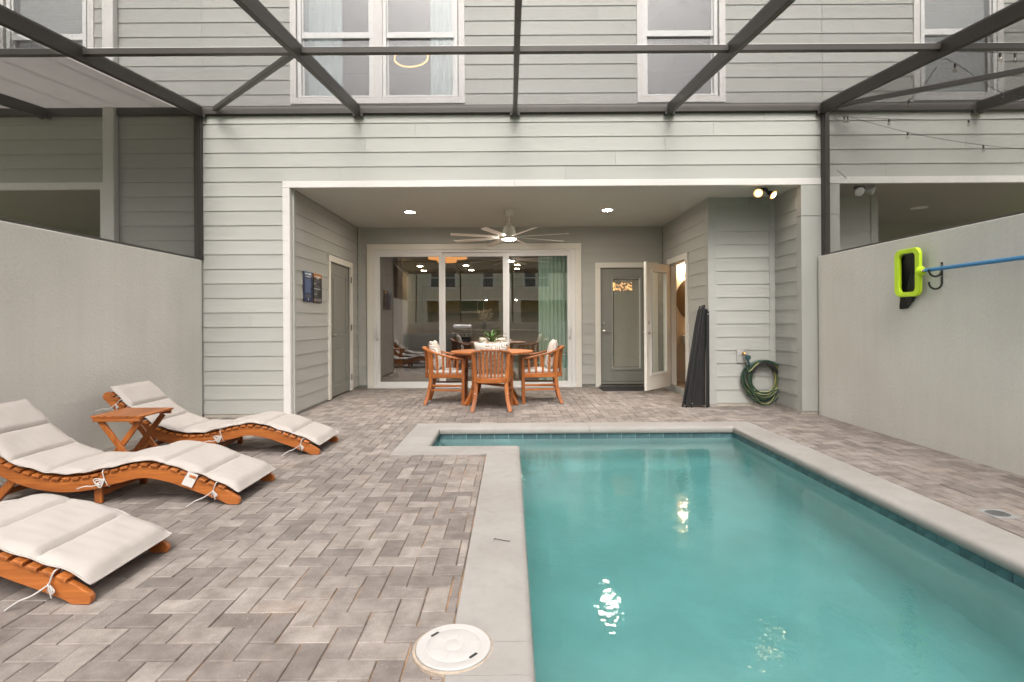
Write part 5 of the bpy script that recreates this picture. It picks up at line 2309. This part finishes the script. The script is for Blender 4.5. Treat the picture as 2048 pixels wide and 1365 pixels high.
# ================================================================== dining set
TX, TY = -0.28, 7.66
DT = thing('dining_table', 'round slatted wooden dining table in front of the sliding door', 'table', (TX, TY, 0))
RT = 0.60
nsl = 11
for k in range(nsl):
    y0_ = -0.55 + 1.10 * k / nsl + 0.003
    y1_ = -0.55 + 1.10 * (k + 1) / nsl - 0.003
    poly = []
    for t in range(9):
        yy = y0_ + (y1_ - y0_) * t / 8
        poly.append((sqrt(max(0, 0.552 ** 2 - yy * yy)), yy))
    poly = poly + [(-a, b) for a, b in reversed(poly)]
    poly = [(a, b) for i, (a, b) in enumerate(poly) if i == 0 or (abs(a - poly[i - 1][0]) + abs(b - poly[i - 1][1])) > 1e-5]
    mb = MB()
    mb.prism(poly, 0.718, 0.740, 'z')
    mb.build('slat', 'teak_x', DT, bevel=0.002)
for q in range(4):
    mb = MB()
    pts = [(0.577 * cos(rad(q * 90 + a)), 0.577 * sin(rad(q * 90 + a)), 0.729) for a in range(0, 91, 6)]
    mb.ribbon(pts, 0.046, 0.024, (0, 0, 1))
    mb.build('rim', 'teak_x', DT, bevel=0.003)
for q in range(4):
    a = rad(45 + 90 * q)
    rv = Vector((cos(a), sin(a), 0))
    mb = MB()
    prof = smooth_curve([rv * 0.36 + Vector((0, 0, 0.717)), rv * 0.335 + Vector((0, 0, 0.55)), rv * 0.325 + Vector((0, 0, 0.38)), rv * 0.375 + Vector((0, 0, 0.18)), rv * 0.50 + Vector((0, 0, 0.0))], 5)
    prof[-1].z = 0.0
    mb.ribbon(prof, 0.045, 0.065, tuple(rv))
    mb.build('leg', 'teak_z', DT, bevel=0.005)
for q in range(2):
    a = rad(45 + 90 * q)
    rv = Vector((cos(a), sin(a), 0))
    mb = MB()
    z = 0.685 - 0.03 * q
    mb.bar(rv * -0.45 + Vector((0, 0, z)), rv * 0.45 + Vector((0, 0, z)), 0.03, 0.028 if q else 0.06)
    mb.bar(rv * -0.33 + Vector((0, 0, 0.30 - 0.045 * q)), rv * 0.33 + Vector((0, 0, 0.30 - 0.045 * q)), 0.03, 0.04)
    mb.build('crossbar', 'teak_x', DT, bevel=0.003)


def make_chair(label, loc, rz):
    """faces local +Y"""
    C = thing('armchair', label, 'chair', loc, rz, 'dining chairs round the table')
    # horseshoe in plan: arm end, side, rear leg, back centre
    half = [(0.275, 0.27, 0.640), (0.272, 0.08, 0.672), (0.262, -0.10, 0.715), (0.225, -0.235, 0.762), (0.12, -0.315, 0.792), (0.0, -0.335, 0.798)]
    full = half + [(-x, y, z) for x, y, z in reversed(half[:-1])]
    top = smooth_curve(full, 6)
    mb = MB()
    mb.ribbon(top, 0.052, 0.026, (0, 0, 1))
    mb.build('top_rail', 'teak_x', C, bevel=0.006)
    base = smooth_curve([(x * 0.90 if abs(y) < 0.25 else x * 0.94, y * 0.92 if y < 0 else y * 0.93, 0.405) for x, y, z in full], 6)
    mb = MB()
    mb.ribbon(base, 0.030, 0.062, (0, 0, 1))
    mb.bar(base[0], base[-1], 0.03, 0.062)
    mb.build('seat_frame', 'teak_x', C, bevel=0.004)
    mb = MB()
    poly = [(p.x * 0.97, p.y * 0.97) for p in base]
    mb.prism(poly, 0.412, 0.430, 'z')
    mb.build('seat_panel', 'teak_x', C)
    # legs
    for s in (-1, 1):
        mb = MB()
        mb.bar((s * 0.262, 0.245, 0.0), (s * 0.270, 0.255, 0.632), 0.042, 0.042, up=(0, 1, 0))
        mb.build('leg', 'teak_z', C, bevel=0.005)
        mb = MB()
        pl = smooth_curve([(s * 0.250, -0.295, 0.0), (s * 0.215, -0.250, 0.14), (s * 0.198, -0.222, 0.30), (s * 0.200, -0.212, 0.42), (s * 0.215, -0.222, 0.58), (s * 0.226, -0.236, 0.755)], 4)
        mb.ribbon(pl, [0.052] * len(pl), [0.046] * len(pl), (0.0, 1, 0))
        mb.build('leg', 'teak_z', C, bevel=0.005)
    # slats from seat frame to top rail
    N = len(top)
    for fr in [0.055, 0.105, 0.16, 0.215, 0.27] + [0.375, 0.417, 0.459, 0.50, 0.541, 0.583, 0.625] + [0.73, 0.785, 0.84, 0.895, 0.945]:
        i = fr * (N - 1)
        i0 = int(i)
        p = top[i0].lerp(top[min(i0 + 1, N - 1)], i - i0)
        b = base[i0].lerp(base[min(i0 + 1, N - 1)], i - i0)
        t = (top[min(i0 + 1, N - 1)] - top[max(i0 - 1, 0)])
        t.z = 0
        t.normalize()
        midp = (p + b) / 2 + Vector((0, 0.010 if abs(b.x) < 0.2 else 0, 0))
        mb = MB()
        mb.ribbon(smooth_curve([b, midp, p + Vector((0, 0, -0.005))], 3), 0.013, 0.030, tuple(t))
        mb.build('slat', 'teak_z', C, bevel=0.003)
    for s in (-1, 1):
        for z in (0.20, 0.265):
            mb = MB()
            x = s * 0.235
            mb.bar((s * 0.262, 0.245, z), (s * 0.205, -0.235, z + 0.005), 0.016, 0.026)
            mb.build('stretcher', 'teak_y', C, bevel=0.003)
    # bolts, plugged white
    mb = MB()
    for s in (-1, 1):
        mb.lathe([(0.007, 0), (0.006, 0.003), (0.0001, 0.004)], (s * 0.21, -0.262, 0.235), 8, ax=AXY)
    mb.build('bolt_cap', 'print_white', C)
    # seat cushion
    mb = MB()
    n = 24
    rings = []
    for (sc, z) in ((0.90, 0.431), (0.965, 0.440), (0.975, 0.462), (0.93, 0.480), (0.5, 0.488)):
        rings.append(len(mb.v))
        for p in base:
            mb.v.append((p.x * sc, p.y * sc, z))
    m_ = len(base)
    for i in range(len(rings) - 1):
        for k in range(m_):
            k2 = (k + 1) % m_
            mb.face((rings[i] + k, rings[i] + k2, rings[i + 1] + k2, rings[i + 1] + k))
    mb.face([rings[-1] + k for k in range(m_)])
    mb.face([rings[0] + k for k in range(m_)][::-1])
    mb.build('seat_cushion', 'cushion', C, smooth=True, angle=70)
    return C


def make_pillow(label, chair_loc, rz, seed, lift=0.0):
    random.seed(seed)
    mb = MB()
    n = 16
    S = 0.228
    for sgn in (1, -1):
        for i in range(n + 1):
            for j in range(n + 1):
                u, v = -1 + 2 * i / n, -1 + 2 * j / n
                pinch = 1 - 0.10 * (1 - abs(u) ** 2) * abs(v) ** 4 - 0.0
                pin2 = 1 - 0.10 * (1 - abs(v) ** 2) * abs(u) ** 4
                x = u * S * pin2
                z = v * S * pinch
                th = 0.062 * ((1 - u ** 4) * (1 - v ** 4)) ** 0.5 + 0.004 * sin(5 * u + seed) * (1 - u * u) * (1 - v * v)
                mb.v.append((x, sgn * th, z))
    q = (n + 1) ** 2
    for i in range(n):
        for j in range(n):
            a = i * (n + 1) + j
            mb.face((a, a + 1, a + n + 2, a + n + 1))
            mb.face((q + a, q + a + n + 1, q + a + n + 2, q + a + 1))
    o = mb.build('throw_pillow', 'paisley', None, smooth=True, angle=80, origin=False)
    bm = bmesh.new()
    bm.from_mesh(o.data)
    bmesh.ops.remove_doubles(bm, verts=bm.verts, dist=1e-5)
    bmesh.ops.recalc_face_normals(bm, faces=bm.faces)
    bm.to_mesh(o.data)
    bm.free()
    R = Matrix.Rotation(rz, 4, 'Z')
    loc = Vector(chair_loc) + R @ Vector((0.0, -0.165, 0.488 + 0.185 + lift))
    o.rotation_euler = (R @ Matrix.Rotation(rad(14), 4, 'X')).to_euler()
    o.location = loc
    return tag(o, label, 'pillow', 'paisley pillows on the dining chairs')


chairs = [('wooden armchair with slatted back turned to the pool', (-0.262, 7.05, 0), 0.0, 'paisley pillow in the armchair whose back faces the pool'),
          ('wooden armchair at the table on the storage door side', (-0.925, 7.63, 0), -pi / 2, 'paisley pillow in the armchair on the storage door side'),
          ('wooden armchair at the table on the hose side', (0.42, 7.68, 0), pi / 2, 'paisley pillow in the armchair on the hose side'),
          ('wooden armchair between the table and the sliding door', (-0.30, 8.30, 0), pi, 'paisley pillow behind the potted plant')]
for i, (lab, loc, rz, pl) in enumerate(chairs):
    make_chair(lab, loc, rz)
    make_pillow(pl, loc, rz, 30 + i, 0.03 if i == 3 else 0.01)

# potted plant on the table
PP = thing('potted_plant', 'spiky green plant in a white pot on the dining table', 'plant', (-0.285, 7.62, 0.7415))
mb = MB()
mb.lathe([(0.060, 0.0), (0.068, 0.004), (0.074, 0.128), (0.074, 0.135), (0.068, 0.135), (0.066, 0.118)], n=32)
mb.build('pot', 'pot', PP, smooth=True)
mb = MB()
mb.lathe([(0.0665, 0.112), (0.0001, 0.118)], n=24)
mb.build('soil', 'soil', PP)
random.seed(5)
for k in range(34):
    a = k * 2.39996 + random.uniform(-0.2, 0.2)
    el = rad(18 + 66 * (k / 34) ** 0.9 + random.uniform(-6, 6))
    ln = random.uniform(0.20, 0.285)
    w = random.uniform(0.022, 0.032)
    mb = MB()
    rv = Vector((cos(a), sin(a), 0))
    sd_ = Vector((-sin(a), cos(a), 0))
    NB = 6
    for i in range(NB + 1):
        t = i / NB
        e2 = el - 0.5 * t * t
        p = Vector((0, 0, 0.115)) + rv * (ln * t * cos(e2)) + Vector((0, 0, ln * t * sin(e2)))
        ww = w * (0.55 + 1.2 * t) * (1 - t) ** 0.6 if t < 1 else 0.0008
        up = Vector((-rv.x * sin(e2), -rv.y * sin(e2), cos(e2)))
        mb.v += [tuple(p - sd_ * ww / 2 + up * 0.004), tuple(p - up * 0.002), tuple(p + sd_ * ww / 2 + up * 0.004), tuple(p + up * 0.002)]
    for i in range(NB):
        for k4 in range(4):
            k5 = (k4 + 1) % 4
            mb.face((i * 4 + k4, i * 4 + k5, i * 4 + 4 + k5, i * 4 + 4 + k4))
    mb.build('leaf', 'leaf', PP, smooth=True, angle=60)

# ================================================================== interior seen through the glass
mb = MB()
ZI = 2.62
mb.box(-3.69, 3.765, YB + 0.12, 17.8, -0.04, 0.03)
o = struct(mb.build('floor', 'int_floor'), 'interior floor behind the sliding door')
mb = MB()
mb.box(-3.69, 3.765, YB + 0.125, 17.8, ZI, ZI + 0.1)
o = struct(mb.build('ceiling', 'int_ceiling'), 'interior ceiling behind the sliding door')
mb = MB()
mb.box(-3.69, -2.95, YB + 0.125, 17.7, 0.031, ZI - 0.001)
mb.box(-2.95, 3.765, 17.62, 17.79, 0.031, ZI - 0.001)
mb.box(2.81, 3.765, 9.62, 9.72, 0.031, ZI - 0.001)
mb.box(3.70, 3.765, 9.72, 17.62, 0.031, ZI - 0.001)
o = struct(mb.build('interior_wall', 'int_wall'), 'warm interior walls')
mb = MB()
mb.box(-2.78, -2.35, 10.9, 11.4, 0.031, ZI - 0.001)
o = struct(mb.build('interior_pillar', 'cabinet'), 'wood clad interior pillar')


def cab(label, x0, x1, z0, z1, y0, y1, ndoor, group):
    T = thing('kitchen_cabinet', label, 'cabinet', ((x0 + x1) / 2, (y0 + y1) / 2, z0), 0, group)
    mb = MB()
    mb.box(x0, x1, y0 + 0.02, y1, z0, z1)
    mb.build('body', 'cabinet', T, world=True)
    w = (x1 - x0) / ndoor
    for k in range(ndoor):
        mb = MB()
        mb.box(x0 + k * w + 0.004, x0 + (k + 1) * w - 0.004, y0, y0 + 0.019, z0 + 0.004, z1 - 0.004)
        d = mb.build('cabinet_door', 'cabinet', T, world=True, bevel=0.003)
        mb = MB()
        xh = x0 + (k + 1) * w - 0.05 if k % 2 == 0 else x0 + k * w + 0.05
        zh = z0 + 0.10 if z0 > 1 else z1 - 0.1
        mb.box(xh - 0.012, xh + 0.012, y0 - 0.02, y0, zh - 0.012, zh + 0.012)
        mb.build('knob', 'steel', d, world=True)
    return T


cab('brown upper kitchen cabinets to one side of the microwave', -2.9, -1.66, 1.45, 2.35, 17.25, 17.61, 4, None)
cab('brown upper kitchen cabinets on the other side of the microwave', -0.88, 2.6, 1.45, 2.35, 17.25, 17.61, 8, None)
cab('small brown upper kitchen cabinet above the microwave', -1.65, -0.89, 1.90, 2.35, 17.26, 17.61, 2, None)
cab('brown base kitchen cabinets along the far kitchen wall', -2.9, 2.6, 0.031, 0.88, 17.0, 17.61, 10, None)
mb = MB()
mb.box(-2.94, 2.6, 16.97, 17.61, 0.882, 0.92)
tag(mb.build('countertop', 'counter'), 'stone countertop on the far kitchen base cabinets', 'countertop')
MW = thing('microwave', 'stainless steel microwave between the upper kitchen cabinets', 'microwave', (-1.27, 17.42, 1.45))
mb = MB()
mb.box(-0.38, 0.38, -0.17, 0.19, 0.0, 0.44)
mb.build('body', 'steel', MW, bevel=0.006)
mb = MB()
mb.box(-0.36, 0.17, -0.185, -0.171, 0.06, 0.40)
mb.box(0.19, 0.36, -0.185, -0.171, 0.06, 0.40)
mb.build('door_glass', 'black_plastic', MW)
mb = MB()
mb.tube([(0.175, -0.21, 0.07), (0.175, -0.21, 0.39)], 0.010, 8)
mb.build('handle', 'steel', MW, smooth=True)
# island with stools, sofa, pendants
IS = thing('kitchen_island', 'kitchen island with pale top behind the sliding door', 'island', (0.2, 14.9, 0.031))
mb = MB()
mb.box(-1.5, 1.6, -0.4, 0.4, 0, 0.86)
mb.build('body', 'int_wall', IS)
mb = MB()
mb.box(-1.6, 1.7, -0.5, 0.5, 0.862, 0.91)
mb.build('top', 'counter', IS, bevel=0.004)
for i, x in enumerate((-0.7, 0.15, 1.05)):
    P = thing('pendant_light', 'small glowing pendant lamp over the kitchen island, %s' % ['nearest the microwave', 'in the middle', 'nearest the curtain'][i], 'pendant', (x, 14.9, ZI))
    mb = MB()
    mb.tube([(0, 0, 0), (0, 0, -0.72)], 0.006, 6)
    mb.build('cord', 'black_plastic', P)
    mb = MB()
    mb.lathe([(0.02, -0.70), (0.07, -0.80), (0.075, -0.84)], n=16)
    mb.build('shade', 'black_plastic', P, smooth=True)
    mb = MB()
    mb.lathe([(0.0001, -0.862), (0.03, -0.85), (0.03, -0.81), (0.0001, -0.80)], n=12)
    mb.build('bulb', 'lamp_room', P, smooth=True)
for i, (px, py, side) in enumerate(((-2.65, 12.2, 'over the wood pillar'), (-2.35, 13.6, 'past the wood pillar'), (-2.45, 14.8, 'farthest by the kitchen side wall'), (-1.15, 13.5, 'before the microwave'), (-1.1, 14.7, 'close to the microwave'),
                                     (0.17, 13.4, 'before the island end'), (0.165, 14.4, 'over the island end'), (1.4, 12.4, 'behind the green curtain'))):
    L = thing('recessed_light', 'small lit ceiling lamp indoors, %s' % side, 'ceiling light', (px, py, ZI))
    mb = MB()
    mb.lathe([(0.095, 0.0), (0.09, -0.008), (0.074, -0.010)], n=20)
    mb.build('trim_ring', 'fan_white', L, smooth=True)
    mb = MB()
    mb.lathe([(0.0001, -0.022), (0.04, -0.020), (0.066, -0.015), (0.0735, -0.008)], n=20)
    mb.build('lamp_disc', 'lamp_room', L)
CH = thing('woven_chandelier', 'glowing orange layered drum chandelier behind the sliding door', 'chandelier', (-1.31, 10.9, ZI))
for (x, y, r, z) in ((-0.16, 0, 0.24, -0.08), (0.18, 0.05, 0.22, -0.07), (0.0, -0.1, 0.20, -0.155)):
    mb = MB()
    mb.lathe([(r, z), (r, z - 0.07), (r - 0.01, z - 0.07), (r - 0.01, z)], (x, y, 0), 28)
    mb.build('shade', 'lamp_orange', CH, smooth=True)
mb = MB()
mb.lathe([(0.09, 0), (0.09, -0.02), (0.015, -0.03), (0.015, -0.1)], n=16)
mb.build('canopy', 'brass', CH, smooth=True)
curtain('curtain', 0.50, 1.13, 9.52, 0.04, 2.55, 'sheer', 'long mint green curtain behind the sliding door', 9, 0.03)
SF = thing('sofa', 'dark grey sofa inside behind the sliding door', 'sofa', (-1.9, 12.6, 0.031))
mb = MB()
mb.box(-0.9, 0.9, -0.45, 0.45, 0.05, 0.42)
mb.build('seat', 'sofa', SF, bevel=0.04)
mb = MB()
mb.box(-0.9, 0.9, 0.25, 0.47, 0.42, 0.85)
mb.build('backrest', 'sofa', SF, bevel=0.05)
# flowers on the island
FV = thing('flower_vase', 'white flowers in a dark vase on the kitchen island', 'flowers', (-0.75, 14.75, 0.942))
mb = MB()
mb.lathe([(0.05, 0), (0.08, 0.08), (0.04, 0.2), (0.05, 0.22)], n=16)
mb.build('vase', 'black_plastic', FV, smooth=True)
random.seed(3)
mb = MB()
for k in range(26):
    a, r, z = random.uniform(0, 6.28), random.uniform(0, 0.24), random.uniform(0.28, 0.55)
    c = (r * cos(a), r * sin(a), z)
    mb.lathe([(0.0001, -0.02), (0.04, 0.0), (0.05, 0.02), (0.0001, 0.015)], c, 7)
    mb.tube([(0, 0, 0.2), c], 0.004, 4)
mb.build('blossom', 'porcelain', FV)
# chandelier seen through the blinds of the grey door
BC = thing('bead_chandelier', 'orange glowing bead chandelier behind the grey door blinds', 'chandelier', (2.16, 10.15, 1.70))
random.seed(9)
mb = MB()
for k in range(70):
    a = random.uniform(0, 6.28)
    c = (0.17 * cos(a), 0.17 * sin(a), random.uniform(0.06, 0.20))
    r = random.uniform(0.010, 0.017)
    mb.lathe([(0.0001, -r), (r, 0), (0.0001, r)], c, 6)
mb.build('bead_drum', 'lamp_bead', BC)
mb = MB()
mb.tube([(0, 0, 0.2), (0, 0, ZI - 1.70)], 0.006, 6)
mb.lathe([(0.17, 0.21), (0.17, 0.225), (0.16, 0.225)], n=20)
mb.build('hanger', 'dark_metal', BC)
# bathroom
mb = MB()
mb.box(2.805, 3.765, 7.255, 9.60, -0.02, 0.068)
struct(mb.build('bathroom_floor', 'int_floor'))
mb = MB()
mb.box(2.802, 3.765, 9.50, 9.60, 0.069, 2.5)
mb.box(3.69, 3.765, 7.255, 9.499, 0.069, 2.5)
mb.box(2.802, 3.689, 7.255, 7.30, 0.069, 2.5)
mb.box(2.8015, 3.765, 7.255, 9.60, 2.501, 2.58)
struct(mb.build('bathroom_wall', 'bath_wall'))
mb = MB()
mb.lathe([(0.44, 0.0), (0.44, 0.012), (0.43, 0.016), (0.0001, 0.016)], (3.42, 9.498, 1.56), 48, ax=AXY)
tag(mb.build('wall_mirror', 'mirror_dark', smooth=True, angle=30), 'large round mirror in the lit bathroom behind the open door', 'mirror')
SK = thing('wash_basin', 'white pedestal basin in the lit bathroom', 'basin', (3.25, 9.22, 0.07))
mb = MB()
mb.lathe([(0.10, 0.0), (0.085, 0.06), (0.075, 0.6)], n=20)
mb.build('pedestal', 'porcelain', SK, smooth=True)
mb = MB()
mb.lathe([(0.10, 0.58), (0.22, 0.68), (0.265, 0.80), (0.265, 0.83), (0.23, 0.825), (0.15, 0.72), (0.0001, 0.70)], n=32)
mb.build('bowl', 'porcelain', SK, smooth=True)
mb = MB()
mb.box(-0.2, 0.16, -0.2, 0.05, 0.832, 0.87)
tag(mb.build('folded_towel', 'cushion', None, bevel=0.012), 'folded towel lying on the bathroom basin', 'towel').location = (3.22, 9.16, 0.905)
BL = thing('bathroom_sconce', 'glowing glass sconce above the round bathroom mirror', 'wall light', (3.17, 9.42, 2.12))
mb = MB()
mb.lathe([(0.03, 0.06), (0.05, 0.04), (0.075, -0.05), (0.0001, -0.06)], n=16)
mb.build('shade', 'lamp_bath', BL, smooth=True)
mb = MB()
mb.box(-0.02, 0.5, 0.02, 0.078, 0.06, 0.10)
mb.build('bar', 'dark_metal', BL)

# ---- gas grill behind the camera, seen only in the glass
GR = thing('gas_grill', 'stainless gas grill standing by the low wall, mirrored in the sliding door', 'grill', (-1.75, -0.33, 0), pi)
mb = MB()
mb.box(-0.34, 0.34, -0.25, 0.25, 0.08, 0.60)
mb.build('cabinet', 'black_plastic', GR, bevel=0.01)
mb = MB()
mb.box(-0.36, 0.36, -0.29, 0.26, 0.62, 0.78)
mb.build('control_panel', 'steel', GR, bevel=0.01)
mb = MB()
mb.prism([(-0.26, 0.79), (-0.26, 0.95), (-0.15, 1.06), (0.15, 1.06), (0.26, 0.9), (0.26, 0.79)], -0.33, 0.33, 'x')
mb.build('lid', 'steel', GR, bevel=0.02)
mb = MB()
mb.tube([(-0.28, -0.32, 0.86), (0.28, -0.32, 0.86)], 0.015, 8)
mb.build('handle', 'black_plastic', GR)
for x in (-0.24, -0.08, 0.08, 0.24):
    mb = MB()
    mb.lathe([(0.035, 0), (0.03, 0.035), (0.0001, 0.036)], (x, -0.29, 0.70), 12, ax=AXY)
    mb.build('knob', 'black_plastic', GR, smooth=True)
